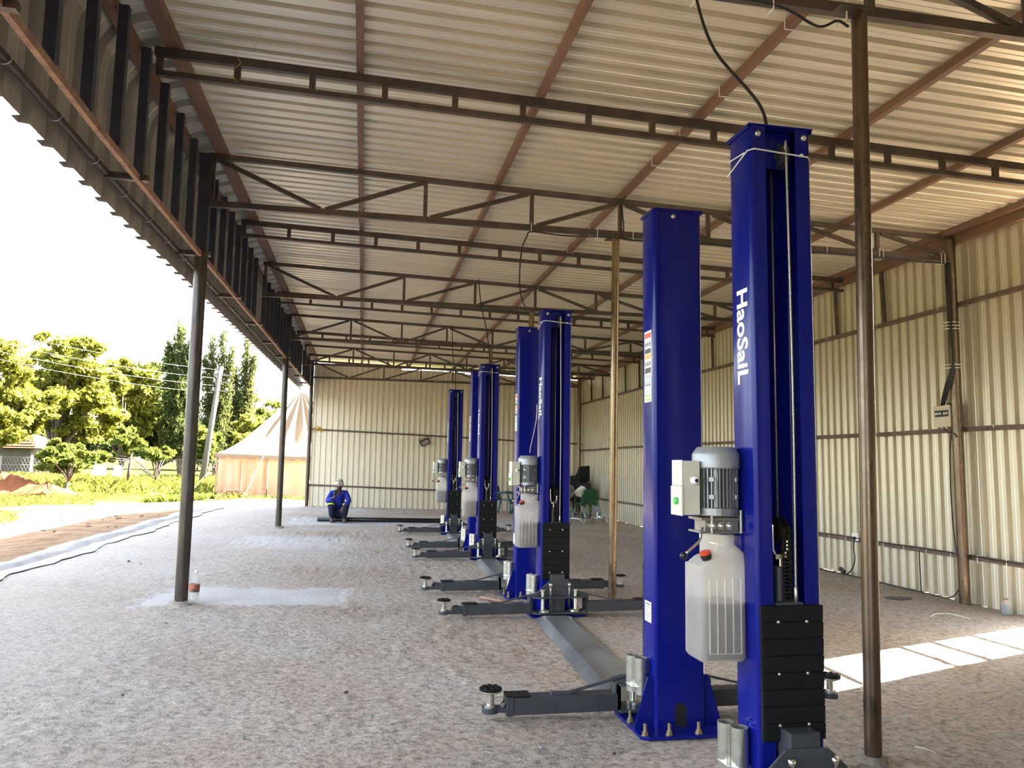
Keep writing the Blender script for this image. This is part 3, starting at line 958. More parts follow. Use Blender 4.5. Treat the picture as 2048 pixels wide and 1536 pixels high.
def mk_tank():
    mb = MB(); base = tank_outline()
    n = len(base)
    rings = [(0.90, 0.0), (1.0, 0.014), (1.0, 0.40), (0.97, 0.425), (0.72, 0.455)]
    V = []; F = []
    for (s, z) in rings:
        V += [(x * s, y * s, z + (0.03 * (x / 0.1) * (1 if z > 0.41 else 0))) for x, y in base]
    for i in range(len(rings) - 1):
        for k in range(n):
            k2 = (k + 1) % n
            F.append((i * n + k, i * n + k2, (i + 1) * n + k2, (i + 1) * n + k))
    F.append(tuple(reversed(range(n)))); F.append(tuple(range(4 * n, 5 * n)))
    mb.add(V, F)
    mb.lathe([(0.074, 0.44), (0.074, 0.532)], (0.012, 0, 0), 24)
    # raised ribs on the front
    for k in range(5):
        x = -0.068 + 0.036 * k
        mb.tube(bez([(x, -0.0955, 0.35), (x, -0.0955, 0.04)], 2), 0.004, 6)
    for k in range(4):
        x = -0.068 + 0.036 * k
        mb.tube([(x, -0.0955, 0.036), (x + 0.036, -0.0955, 0.036)], 0.0035, 6)
    return mb
def mk_oil():
    mb = MB(); base = tank_outline(inset=0.006); n = len(base)
    V = [(x, y, 0.01) for x, y in base] + [(x, y, 0.245) for x, y in base]
    F = [tuple(reversed(range(n))), tuple(range(n, 2 * n))] + [(k, (k + 1) % n, n + (k + 1) % n, n + k) for k in range(n)]
    return mb.add(V, F)
def mk_fillcap():
    return MB().lathe([(0.022, 0.0), (0.022, 0.008), (0.026, 0.010), (0.026, 0.030), (0.022, 0.034)], n=16)
def mk_lever():
    return MB().tube(bez([(0, 0, 0), (-0.02, -0.02, -0.02), (-0.03, -0.03, -0.05), (-0.10, -0.04, -0.105)], 5), 0.006, 8)

M['st_white'] = pm('sticker white', (0.84, 0.82, 0.76), (0.8, 0.78, 0.72), 0.4, 0, 8)
M['st_red'] = pm('sticker red', (0.75, 0.10, 0.05), (0.68, 0.08, 0.04), 0.4, 0, 8)
M['st_orange'] = pm('sticker orange', (0.85, 0.42, 0.05), (0.8, 0.38, 0.04), 0.4, 0, 8)
M['st_green'] = pm('sticker green', (0.40, 0.55, 0.14), (0.36, 0.5, 0.12), 0.4, 0, 8)
M['st_blue'] = pm('sticker pale blue', (0.45, 0.55, 0.62), (0.42, 0.52, 0.58), 0.4, 0, 8)
M['st_black'] = pm('sticker black', (0.04, 0.04, 0.04), (0.03, 0.03, 0.03), 0.4, 0, 8)
M['st_grey'] = pm('sticker print grey', (0.35, 0.34, 0.32), (0.3, 0.3, 0.28), 0.4, 0, 8)

def make_warning(parent, sx):
    """warning sticker on the side face x = sx*W2 ; y range -0.05..0.06 ; z 1.84..2.26"""
    def strip(y0, y1, z0, z1, d): return MB().bb(sx * (W2 + 0.0002), sx * (W2 + d), y0, y1, z0, z1)
    st = obj('warning_sticker', strip(-0.055, 0.058, 1.84, 2.265, 0.0010), M['st_white'], parent)
    rows = [(2.222, 2.252, 'st_red'), (2.130, 2.158, 'st_black'), (2.098, 2.124, 'st_orange'), (2.012, 2.044, 'st_black'),
            (1.962, 1.978, 'st_blue'), (1.930, 1.944, 'st_blue'), (1.895, 1.915, 'st_blue'), (1.872, 1.884, 'st_green'), (1.848, 1.862, 'st_green')]
    for z0, z1, m in rows:
        obj('printed_band', strip(-0.046, 0.049, z0, z1, 0.0016), M[m], st)
    for z in (2.185, 2.068, 1.992, 1.950):
        for k in range(3):
            y = -0.03 + 0.032 * k
            obj('pictogram', MB().prism([(y - 0.008, z - 0.014), (y + 0.006, z - 0.012), (y + 0.009, z + 0.006), (y, z + 0.016), (y - 0.010, z + 0.004)], sx * (W2 + 0.0010), sx * (W2 + 0.0016), 'x'), M['st_black' if z > 2.05 else 'st_grey'], st)
    pl = obj('data_plate', strip(-0.055, 0.045, 0.575, 0.69, 0.0012), M['st_white'], parent)
    for k in range(6):
        z = 0.675 - 0.017 * k
        obj('printed_line', strip(-0.045, 0.035 - 0.012 * (k % 3), z - 0.003, z + 0.003, 0.0018), M['st_black' if k == 0 else 'st_grey'], pl)

def lift_column(x, yfront, facing, H, power, label, text=None, warn=False, tie=False, yaw=0.0, reach=(1.12, 1.16)):
    """facing -1: opening towards -Y"""
    ycen = yfront + (D2 if facing < 0 else -D2)
    t = thing('lift_column', label, 'lift column', (x, ycen, fz(x)), (0 if facing < 0 else PI) + yaw, 'two-post lift columns')
    hk = '%d' % round(H * 1000)
    P('post', 'post' + hk, lambda: strip_mesh(c_profile(), 0.016, H - 0.005), M['blue'], t, autosmooth=25)
    P('base_plate', 'base_plate', mk_base, M['blue'], t, bevel=0.002)
    for s in (-1, 1):
        P('gusset', 'gusset', mk_gusset, M['blue'], t, (s * W2, D2 - 0.035, 0.018), (0, 0, 0 if s > 0 else PI))
    for (bx, by) in ((-0.235, 0.195), (-0.06, 0.205), (0.11, 0.205), (0.245, 0.195), (-0.25, -0.03), (0.25, -0.03)):
        P('anchor_bolt', 'anchor_bolt', mk_bolt, M['bolt'], t, (bx, by, 0.018))
    cap = P('top_cap', 'top_cap', mk_cap, M['blue'], t, (0, 0, H - 0.005), bevel=0.002)
    for bx in (-0.112, 0.112):
        P('cap_bolt', 'cap_bolt', mk_hexhead, M['zinc'], t, (bx, -D2, H - 0.045))
    P('cap_bolt', 'cap_bolt', mk_hexhead, M['zinc'], t, (0.03, D2, H - 0.045), (0, 0, PI))
    # dark of the cable slot, drawn as a black plate on the closed back
    slot = [(-0.034, 0.02)] + [(0.034 * math.cos(a), 0.115 + 0.034 * math.sin(a)) for a in [PI - PI * k / 8 for k in range(9)]] + [(0.034, 0.02)]
    P('cable_slot_dark', 'cable_slot_dark', lambda: MB().prism(slot, D2 - 0.002, D2 + 0.0012, 'y'), M['black'], t)
    # pulley and ropes
    pu = P('pulley', 'pulley', mk_pulley, M['grey'], t, (0.030, -0.035, H - 0.115), autosmooth=40)
    P('wire_rope', 'wire_rope_front' + hk, lambda: MB().tube(bez([(0.052, -0.062, 0.86), (0.050, -0.075, H * 0.6), (0.034, -0.088, H - 0.15), (0.030, -0.086, H - 0.10), (0.030, -0.06, H - 0.072), (0.030, -0.035, H - 0.066)], 8), 0.0062, 8), M['rope'], t, smooth=True)
    P('wire_rope', 'wire_rope_rear' + hk, lambda: MB().tube([(0.016, 0.012, 1.16), (0.016, 0.012, H - 0.13)], 0.0052, 8), M['rope'], t, smooth=True)
    P('rope_ferrule', 'rope_ferrule', lambda: MB().lathe([(0.010, 0.86), (0.010, 0.955), (0.006, 0.96)], (0.052, -0.062, 0), 10), M['zinc'], t, smooth=True)
    # cylinder, chain wheel and chain
    ch = P('chain', 'chain', mk_chain, M['chain'], t, (0.010, -0.062, 0.80))
    wh = P('chain_wheel', 'chain_wheel', mk_wheel, M['chain'], t, (0.0, -0.02, 1.19), autosmooth=40)
    P('wheel_fork', 'wheel_fork', mk_fork, M['chrome'], wh, (-0.012, -0.03, 0.0), autosmooth=40)
    P('lift_cylinder', 'lift_cylinder', mk_cyl, M['grey'], t, (-0.016, -0.045, 0.74), autosmooth=40)
    # carriage
    ca = P('carriage', 'carriage', mk_carriage, M['grey'], t, bevel=0.003)
    for s in (-1, 1):
        P('arm_pin', 'arm_pin', mk_pin, M['zinc'], ca, (s * 0.165, -0.225, 0.05), autosmooth=40)
        P('lock_gear', 'lock_gear', mk_gear, M['zinc'], ca, (s * 0.150, -0.232, 0.054), autosmooth=40)
        P('release_pin', 'release_pin', mk_ballpin, M['chrome'], ca, (s * 0.094, -0.252, 0.205), smooth=True)
    pn = P('rubber_guard', 'rubber_guard', mk_panel, M['rubber'], t, (0, -D2 - 0.012, 0.345))
    for sx_ in (-0.068, 0.062):
        for zz in (0.065, 0.27, 0.48):
            P('screw', 'screw', mk_screw, M['zinc'], pn, (sx_, -0.0115, zz))
    # tube holder on the side
    hs = -1 if facing < 0 else 1
    br = P('tube_bracket', 'tube_bracket', lambda: MB().prism([(0.0, -0.03), (0.0, 0.09), (-0.05, 0.10), (-0.108, 0.075), (-0.105, -0.03), (-0.055, -0.045)], 0.215, 0.221), M['zinc'], t, (-W2 if hs < 0 else W2, 0 if hs < 0 else -0.02, 0), (0, 0, 0) if hs < 0 else (0, 0, PI))
    for (dx, dy) in ((-0.042, -0.012), (-0.068, 0.062)):
        P('extension_tube', 'extension_tube', mk_tubeholder, M['zinc'], br, (dx, dy, 0.175), autosmooth=40)
    # arms
    for s in (-1, 1):
        ar = P('arm', 'arm', mk_arm, M['grey'], t, (s * 0.285, -0.19, 0.045), (0, 0, 0 if s > 0 else PI), bevel=0.003)
        P('brace', 'brace', mk_brace, M['grey'], ar)
        P('arm_cover', 'arm_cover', mk_capplate, M['rubber'], ar)
        e = reach[0 if (s * (1 if facing < 0 else -1)) < 0 else 1] - 1.19
        P('arm_extension', 'arm_extension', mk_ext, M['grey'], ar, (e, 0, 0), bevel=0.003)
        P('pad_stem', 'pad_stem', mk_stem, M['zinc'], ar, (e, 0, 0), autosmooth=40)
        P('pad_rubber', 'pad_rubber', mk_padrubber, M['rubber'], ar, (e, 0, 0))
    if power:
        pu = bpy.data.objects.new('power_unit', None); COL.objects.link(pu); pu.parent = t
        pu.location = (-0.257, 0.075, 0.0)
        P('mount', 'mount', lambda: MB().bb(0.10, 0.118, -0.06, 0.05, 1.10, 1.28).bb(0.02, 0.118, -0.03, 0.05, 1.165, 1.20), M['blue'], pu)
        P('oil_tank', 'oil_tank', mk_tank, M['tank'], pu, (0, 0, 0.640), autosmooth=45)
        P('oil', 'oil', mk_oil, M['oil'], pu, (0, 0, 0.640))
        P('fill_cap_base', 'fill_cap_base', lambda: MB().lathe([(0.020, -0.01), (0.024, 0.004), (0.024, 0.018)], n=16), M['black'], pu, (-0.062, -0.055, 1.074), (0.15, -0.35, 0), autosmooth=40)
        P('fill_cap', 'fill_cap', lambda: MB().lathe([(0.025, 0.018), (0.025, 0.026), (0.02, 0.029)], n=16), M['orange'], pu, (-0.062, -0.055, 1.074), (0.15, -0.35, 0), autosmooth=40)
        P('valve_block', 'valve_block', mk_valve, M['valve'], pu, (0.006, 0, 1.178))
        for fx in (-0.035, 0.002, 0.040):
            P('valve_fitting', 'valve_fitting', mk_fitting, M['zinc'], pu, (fx, -0.05, 1.21), autosmooth=40)
        lv = P('lever', 'lever', mk_lever, M['chrome'], pu, (-0.080, -0.062, 1.20), smooth=True)
        P('lever_knob', 'lever_knob', lambda: MB().ball((-0.108, -0.041, -0.112), 0.017, n=14, m=8), M['black'], lv, smooth=True)
        mo = P('motor', 'motor', mk_motor, M['motor'], pu, (0.012, 0.0, 1.285))
        fc = P('fan_cover', 'fan_cover', mk_fancover, M['motorcap'], pu, (0.012, 0, 1.457), autosmooth=30)
        cb = P('control_box', 'control_box', mk_ctlbox, M['ctl'], pu, (-0.128, 0.0, 1.255), bevel=0.004)
        P('control_cover', 'control_cover', mk_ctlcover, M['ctl'], pu, (-0.128, 0.0, 1.255), bevel=0.004)
        P('cable_gland', 'cable_gland', lambda: MB().lathe([(0.018, 0), (0.018, 0.012), (0.014, 0.014), (0.014, 0.026), (0.008, 0.030)], n=14, R=Euler((PI / 2, 0, 0)).to_matrix()), M['white'], pu, (-0.118, -0.055, 1.405), autosmooth=40)
        P('gland_bore', 'gland_bore', lambda: MB().lathe([(0.008, 0.0301), (0.008, 0.032)], n=12, R=Euler((PI / 2, 0, 0)).to_matrix()), M['black'], pu, (-0.118, -0.055, 1.405))
        P('start_button', 'start_button', lambda: MB().lathe([(0.016, 0), (0.016, 0.012), (0.012, 0.016)], n=16, R=Euler((0, -PI / 2, 0)).to_matrix()), M['green_btn'], pu, (-0.178, -0.015, 1.315), autosmooth=40)
    if text is not None:
        lt = inst('lettering', TXT, t, (text[0] * (W2 + 0.0008), text[1], text[2]), None)
        # letters on the side face, reading downwards
        lt.matrix_local = Matrix.Translation((text[0] * (W2 + 0.0008), text[1], text[2])) @ Matrix(((0, 0, -1, 0), (0, -1, 0, 0), (-1, 0, 0, 0), (0, 0, 0, 1)))
        lt['label'] = 'white lettering reading downwards'
    if warn: make_warning(t, 1 if facing > 0 else -1)
    if tie:
        zt = H - 0.12
        mb = MB(); e = 0.004
        loop = [(-W2 - e, D2 + e, zt - 0.05), (-W2 - e, -D2 - e + 0.02, zt), (-W2 + 0.02, -D2 - e, zt + 0.004), (W2 - 0.02, -D2 - e, zt - 0.012), (W2 + e, -D2 + 0.02, zt - 0.014), (W2 + e, D2 + e, zt - 0.05), (-W2 - e, D2 + e, zt - 0.05)]
        mb.tube(loop, 0.0035, 6); mb.tube([(-W2 - e, -D2 + 0.04, zt), (-W2 - e - 0.004, D2 - 0.02, zt + 0.01)], 0.003, 6)
        mb.box((W2 - 0.05, -D2 - e - 0.002, zt - 0.008), (0.012, 0.008, 0.012))
        obj('cable_tie', mb, M['tie'], t)
    return t

HL = 'blue lift column '
lift_column(1.795, 3.06, -1, 2.995, True, HL + 'lettered in white, with motor and tank, beside the bronze pole and sunlit strip', text=(-1, -0.005, 2.05), tie=True)
lift_column(1.795, 4.22 + 2 * D2, 1, 2.99, False, HL + 'seen from its closed back with a tall warning sticker and bolted foot', warn=True, reach=(1.03, 1.11))
lift_column(1.905, 7.56, -1, 3.04, True, HL + 'with motor and tank at the far end of the long floor plate', text=(-1, -0.005, 2.14), tie=True, yaw=math.radians(3.0))
lift_column(1.855, 8.55 + 2 * D2, 1, 3.03, False, HL + 'with closed back, tucked behind the column at the end of the long plate', warn=True)
lift_column(1.93, 11.98, -1, 3.03, True, HL + 'with motor and tank, between the other two tanks in the row', text=(-1, -0.005, 2.1), tie=True, yaw=math.radians(3.0))
lift_column(1.925, 12.95 + 2 * D2, 1, 3.03, False, HL + 'with closed back, squeezed between the two farthest tank columns', warn=True)
lift_column(1.905, 16.25, -1, 3.02, True, HL + 'with motor and tank closest to the end wall floodlight', text=(-1, -0.005, 2.1), tie=False, yaw=math.radians(1.5))

# floor cover plates between the columns of one lift
def cover_plate(x0, x1, y0, y1, label):
    t = thing('floor_cover_plate', label, 'cover plate', ((x0 + x1) / 2, (y0 + y1) / 2, fz(x0)), math.atan2(x0 - x1, y1 - y0), 'galvanised cover plates between lift columns')
    L = math.hypot(y1 - y0, x1 - x0) / 2
    poly = [(-0.21, 0.0), (-0.115, 0.034), (0.115, 0.034), (0.20, 0.0)]
    n = 3
    for k in range(n):
        a = -L + 2 * L * k / n; b = -L + 2 * L * (k + 1) / n
        obj('plate_section', MB().prism(poly, a + 0.002, b - 0.002, 'y'), M['plate'], t)
cover_plate(1.72, 1.86, 4.66, 7.33, 'long ramp-edged galvanised plate on the floor behind the bolted column foot')
cover_plate(1.83, 1.91, 8.99, 11.75, 'galvanised floor plate partly hidden behind the lift with the second tank')
cover_plate(1.88, 1.90, 13.39, 16.02, 'galvanised floor plate between the two farthest lift columns')
# ------------------------------------------------------------------ cables
def cable(label, pts, r=0.008, ties=(), group='black power cables', name='power_cable', n=6, mat='cable'):
    t = thing(name, label, 'cable', pts[0], 0, group)
    o = Vector(pts[0])
    P_ = [Vector(p) - o for p in pts]
    obj('core', MB().tube(bez(P_, n), r, 7), M[mat], t, smooth=True)
    for (p, dx, dz, ax) in ties:
        c = Vector(p) - o
        if ax == 'x':
            loop = [c + Vector((0, -dx, -dz)), c + Vector((0, -dx, dz)), c + Vector((0.0, dx, dz)), c + Vector((0, dx, -dz)), c + Vector((0, -dx, -dz))]
        elif ax == 'y':
            loop = [c + Vector((-dx, 0, -dz)), c + Vector((-dx, 0, dz)), c + Vector((dx, 0, dz)), c + Vector((dx, 0, -dz)), c + Vector((-dx, 0, -dz))]
        else:
            loop = [c + Vector((dx * math.cos(a), dx * math.sin(a), dz * math.sin(a * 1.0) * 0.2)) for a in [2 * PI * k / 12 for k in range(13)]]
        obj('cable_tie', MB().tube(loop, 0.004, 5), M['tie'], t)
    return t
zb = 4.012
cable('black cable slung from the truss down to the lettered front lift column',
      [(2.62, 3.72, 3.93), (2.55, 3.72, 3.955), (2.42, 3.71, 3.90), (2.2, 3.71, 3.985), (1.85, 3.7, 3.995), (1.70, 3.68, 3.985), (1.665, 3.62, 3.86), (1.70, 3.5, 3.55), (1.80, 3.25, 3.16), (1.815, 3.2, 2.96)],
      ties=(((2.60, 3.75, 4.03), 0.045, 0.06, 'x'), ((2.15, 3.75, 4.03), 0.045, 0.06, 'x'), ((1.70, 3.75, 4.03), 0.045, 0.06, 'x')))
cable('black cable sagging along the truss from the wall post to the slim bronze pole',
      [(7.0, 8.14, 3.98), (6.4, 8.13, 3.975), (5.4, 8.13, 3.99), (4.6, 8.13, 3.965), (3.9, 8.13, 3.99), (3.0, 8.13, 3.975), (2.76, 8.13, 3.99)], 0.012,
      ties=tuple(((x, 8.17, 4.035), 0.045, 0.06, 'x') for x in (6.95, 6.9, 6.1, 6.05, 5.35, 4.4, 4.35, 4.25, 3.15, 2.92)))
cable('black cable dropping from the truss to the lift at the long plate end',
      [(2.76, 8.13, 3.995), (2.5, 8.13, 3.985), (2.1, 8.13, 3.97), (1.75, 8.12, 3.985), (1.66, 8.0, 3.88), (1.59, 7.92, 3.68), (1.575, 7.9, 3.3), (1.64, 7.85, 3.07), (1.80, 7.75, 2.985), (1.86, 7.72, 3.02)],
      ties=(((2.5, 8.17, 4.03), 0.045, 0.06, 'x'), ((1.74, 8.17, 4.03), 0.045, 0.06, 'x')))
cable('black cable hanging down to the lift column in the middle of the row',
      [(1.80, 12.55, 4.50), (1.81, 12.5, 4.3), (1.84, 12.45, 4.0), (1.90, 12.3, 3.65), (1.95, 12.2, 3.2), (1.95, 12.1, 3.0)], 0.009)
cable('black cable hanging down to the farthest lift column by the end wall',
      [(1.86, 16.98, 4.5), (1.865, 16.9, 4.1), (1.87, 16.7, 3.7), (1.89, 16.45, 3.4), (1.90, 16.36, 3.0)], 0.009)
cable('black cable tied beneath the red purlin above the front lift',
      [(2.84, 2.0, 4.50), (2.84, 5.0, 4.50), (2.84, 7.5, 4.50), (2.80, 8.1, 4.44), (2.80, 8.1, 4.10), (2.78, 8.12, 4.0)], 0.008,
      ties=tuple(((2.80, y, 4.50), 0.05, 0.06, 'y') for y in (3.3, 4.6, 5.6, 6.4, 7.1, 9.3, 10.4)))
cable('thin grey motor lead hanging from the column side at the long plate end',
      [(1.735, 7.70, 2.05), (1.728, 7.69, 1.9), (1.70, 7.68, 1.75), (1.665, 7.67, 1.60), (1.66, 7.67, 1.545)], 0.004, mat='rope', group='thin leads')
# bundle at the wall post
for k in range(4):
    dx = 0.018 * k
    cable('black cable of the bundle taped down the post into the breaker box',
          [(6.98 - dx * 0.3, 8.09 + dx, 3.98), (6.97, 8.10 + dx, 3.7), (6.965, 8.09 + dx * 0.6, 3.2), (6.965, 8.07 + dx * 0.5, 2.75), (6.965, 8.14 + dx * 1.4, 2.50), (7.01, 8.27 + dx * 1.3, 2.33), (7.05, 8.36 + dx, 2.245)], 0.0085,
          ties=(((7.03, 8.16, 3.24), 0.09, 0.02, 'z'), ((7.03, 8.16, 3.20), 0.09, 0.02, 'z'), ((7.03, 8.16, 3.16), 0.09, 0.02, 'z'), ((7.03, 8.16, 2.72), 0.09, 0.02, 'z'), ((7.03, 8.16, 2.68), 0.09, 0.02, 'z')) if k == 0 else (),
          group='cables into the breaker box')
cable('black cable looping out of the breaker box and down the sheet wall to the floor',
      [(7.06, 8.33, 2.26), (7.03, 8.24, 2.25), (7.02, 8.20, 2.16), (7.05, 8.24, 2.0), (7.09, 8.34, 1.7), (7.10, 8.37, 1.3), (7.10, 8.36, 0.85), (7.09, 8.31, 0.48), (7.05, 8.20, 0.24), (7.03, 8.22, 0.04), (7.06, 8.42, fz(7) + 0.03), (7.08, 8.8, fz(7) + 0.012), (7.08, 9.8, fz(7) + 0.012), (7.07, 11.0, fz(7) + 0.012)], 0.008, group='cables on the sheet wall')
cable('short black cable from the breaker box to the post with green earth wire',
      [(7.06, 8.40, 1.985), (7.05, 8.36, 1.93), (7.03, 8.25, 1.90), (6.985, 8.14, 1.88), (6.98, 8.10, 1.84)], 0.007, group='cables on the sheet wall')
cable('thin black cable running straight down the sheet wall below the low rail',
      [(7.09, 8.95, 0.40), (7.09, 8.95, 0.2), (7.09, 8.94, fz(7) + 0.012)], 0.008, group='cables on the sheet wall')
cable('black cable tied along the low rail of the sheet wall',
      [(7.09, 7.35, 0.43)] + [(7.095, 7.9 + 0.55 * k, 0.437 + 0.004 * (k % 3)) for k in range(8)] + [(7.09, 12.4, 0.44)], 0.007, group='cables on the sheet wall',
      ties=tuple(((XR + 0.0, 7.6 + 0.42 * k, 0.41), 0.03, 0.045, 'y') for k in range(11)))
# thin brass wire curls hanging from the roof
cable('curly thin brass wire hanging from the roof sheets beside the ladder rafter',
      [(-1.07, 5.9, 4.64), (-1.08, 5.95, 4.56), (-1.05, 5.95, 4.50), (-1.03, 5.95, 4.46), (-1.08, 5.97, 4.42), (-1.09, 5.98, 4.38), (-1.06, 6.0, 4.33)], 0.0022, name='hanging_wire', mat='gold', group='loose wires')
cable('faint thin brass wire dangling next to the curly one',
      [(-0.86, 5.75, 4.63), (-0.87, 5.75, 4.57), (-0.89, 5.75, 4.52), (-0.90, 5.75, 4.48)], 0.0016, name='hanging_wire', mat='gold', group='loose wires')
# nails and bent tie stubs on rails
def stub(x, y, z):
    return MB().tube([(x, y, z), (x - 0.02, y - 0.02, z + 0.03)], 0.004, 5)
for k in range(9):
    obj('wire_stub', stub(XR - 0.02, 7.7 + k * 1.03, 1.945), M['tie'], wall_r)
for k in range(7):
    obj('wire_stub', stub(XR - 0.02, 8.5 + k * 1.2, 3.47), M['tie'], wall_r)

# ------------------------------------------------------------------ breaker box
t = thing('breaker_box', 'cream breaker box with a black row of switches on the sheet wall', 'breaker box', (7.14, 8.385, 1.975))
obj('case', MB().bb(-0.11, 0.0, -0.14, 0.14, 0, 0.265), M['cream'], t, bevel=0.006)
fr = obj('switch_window', MB().bb(-0.1125, -0.108, -0.115, 0.115, 0.125, 0.205), M['black'], t)
for k in range(8):
    obj('switch', MB().box((-0.116, -0.095 + 0.027 * k, 0.165), (0.012, 0.010, 0.026), (0.35, 0.2, 0)), M['white'] if k not in (3,) else M['grey'], fr)
obj('door_edge', MB().bb(-0.113, -0.11, -0.12, 0.12, 0.10, 0.106), M['ctl'], t)
# socket with plug
t = thing('wall_socket', 'white double socket plate with a black plug on the low rail', 'socket', (7.115, 10.29, 0.40))
obj('plate', MB().bb(-0.02, 0.0, -0.075, 0.075, 0.0, 0.115), M['white'], t, bevel=0.004)
pl = thing('plug_lead', 'black plug and lead hanging from the white wall socket to the floor', 'lead', (7.08, 10.29, 0.40))
obj('plug', MB().box((0, 0, 0.035), (0.05, 0.05, 0.045)), M['black'], pl, bevel=0.008)
obj('lead', MB().tube(bez([(0, 0, 0.02), (0, 0.01, -0.12), (0, -0.01, -0.25), (0.0, 0.05, -0.4), (0, 0.2, -0.505), (-0.02, 0.32, -0.51), (-0.03, 0.5, -0.515), (-0.02, 0.9, -0.515)], 6), 0.009, 7), M['cable'], pl, smooth=True)
obj('lead_connector', MB().box((-0.02, 0.27, -0.46), (0.05, 0.11, 0.05), (0.5, 0, 0.2)), M['black'], pl, bevel=0.01)
# floodlight on the end wall
t = thing('floodlight', 'small black floodlight hanging crooked on the end wall', 'floodlight', (1.945, YB - 0.06, 2.09))
t.rotation_euler = (math.radians(20), math.radians(-22), 0)
obj('housing', MB().bb(-0.15, 0.15, -0.05, 0.03, -0.10, 0.10), M['black'], t, bevel=0.008)
obj('reflector', MB().bb(-0.115, 0.115, -0.054, -0.049, -0.07, 0.075), M['chrome'], t)
obj('bracket', MB().tube([(-0.15, 0, 0), (-0.17, 0.05, 0.13), (0.17, 0.05, 0.13), (0.15, 0, 0)], 0.01, 6), M['black'], t)
# rope knot
t = thing('rope_knot', 'bunch of yellow rope knotted round the rail at the end wall corner', 'rope', (-1.40, YB - 0.03, 2.42))
mb = MB()
for k in range(9):
    a = random.uniform(0, 2 * PI); q = [Vector((0.02 * math.cos(a), -0.02, 0))]
    for j in range(4):
        q.append(q[-1] + Vector((random.uniform(-0.09, 0.09), random.uniform(-0.03, 0.03), random.uniform(-0.05, 0.05))))
    mb.tube(bez(q, 4), 0.010, 6)
obj('strands', mb, M['yrope'], t, smooth=True)

# ------------------------------------------------------------------ bottles
def bottle(name, loc, h, label, lab_mat, cap_mat, open_top=False, level=0.32, liq=None):
    t = thing(name, label, 'bottle', loc)
    s = h / 0.30
    prof = [(0.030, 0.004), (0.043, 0.0), (0.046, 0.02), (0.046, 0.10), (0.043, 0.13), (0.046, 0.16), (0.046, 0.19), (0.040, 0.225), (0.024, 0.262), (0.014, 0.275), (0.014, 0.288)]
    if open_top: prof = [(0.06, 0.002), (0.075, 0.0), (0.078, 0.02), (0.078, 0.17), (0.07, 0.21), (0.034, 0.225), (0.03, 0.25)]
    obj('body', MB().lathe([(r * s, z * s) for r, z in prof], n=24), M['clear'], t, smooth=True)
    obj('water', MB().lathe([(prof[1][0] * s * 0.93, 0.006 * s), (prof[2][0] * s * 0.95, 0.02 * s), (prof[3][0] * s * 0.95, level * h)], n=20), liq or M['water'], t, smooth=True)
    if lab_mat: obj('paper_label', MB().lathe([(prof[3][0] * s * 1.012, 0.105 * s), (prof[3][0] * s * 1.012, 0.175 * s)], n=24, cap=False), lab_mat, t, smooth=True)
    zc = prof[-1][1]
    obj('cap', MB().lathe([((prof[-1][0] + 0.002) * s, (zc - 0.012) * s), ((prof[-1][0] + 0.002) * s, (zc + 0.006) * s), (0.006 * s, (zc + 0.007) * s)], n=16), cap_mat, t, smooth=True)
    return t
M['water'] = transl_plastic('water', (0.85, 0.89, 0.92), 0.8)
M['bluewater'] = transl_plastic('blue-tinted liquid', (0.35, 0.50, 0.58), 0.45)
M['paper'] = pm('red-brown printed label', (0.42, 0.11, 0.06), (0.07, 0.05, 0.03), 0.5, 0, 12, (1, 1, 1), 0.44, 0.56)
b = bottle('water_bottle', (-1.575, 8.15, fz(-1.6) + 0.005), 0.315, 'clear water bottle with red-brown label leaning at the dark pole', M['paper'], M['white'])
b.rotation_euler = (0.02, 0.05, 0.4)
bottle('plastic_jar', (7.02, 7.52, fz(7.0)), 0.20, 'squat clear jar with bluish liquid standing at the sheet wall foot', None, M['paper'], True, 0.45, M['bluewater'])

# ------------------------------------------------------------------ things on the floor
def bar(name, label, a, b, r, mat, cat):
    t = thing(name, label, cat, a)
    d = Vector(b) - Vector(a)
    obj('rod', MB().tube([(0, 0, r), d * 0.5 + Vector((0, 0, r)), d + Vector((0, 0, r))], r, 10), mat, t, smooth=True)
bar('rusty_bar', 'short rusty steel bar lying by the lift foot', (1.30, 8.46, fz(1.3)), (1.62, 8.05, fz(1.6)), 0.016, M['rustpipe'], 'bar')
bar('black_pipe', 'long black pipe lying on the floor at the feet of the squatting man', (-1.0, 18.93, fz(-0.95)), (2.35, 19.25, fz(2.35)), 0.055, M['black'], 'pipe')
# small pebbles and crumbs of mortar, each one lying free
me = MB().ball((0, 0, 0), 0.5, 1, 0.8, 0.6, 6, 4).mesh('pebble'); me.materials.append(M['cement'])
me2 = me.copy(); me2.materials.clear(); me2.materials.append(pm('dark crumb', (0.10, 0.075, 0.055), (0.06, 0.045, 0.035), 0.9))
for k, (px, py, s) in enumerate([(0.55, 3.75, 0.035), (1.15, 3.55, 0.03), (0.95, 4.02, 0.03), (-0.05, 5.05, 0.035), (0.25, 5.2, 0.02), (-1.2, 6.0, 0.022), (-3.0, 11.2, 0.05), (-2.8, 11.0, 0.04), (0.1, 4.6, 0.028), (0.6, 6.4, 0.022), (-0.55, 4.3, 0.025), (0.9, 3.3, 0.02), (1.3, 3.9, 0.026), (-1.6, 7.2, 0.03), (-0.9, 6.8, 0.02), (-1.35, 5.1, 0.022), (4.6, 8.6, 0.03), (5.3, 9.2, 0.03)]):
    o = inst('pebble', me if k % 3 else me2, None, (px, py, fz(px) + s * 0.26), (0, 0, k * 1.3))
    o.scale = (s, s, s)
    tag(o, 'small crumb of mortar loose on the rough floor', 'pebble', 'crumbs on the floor')
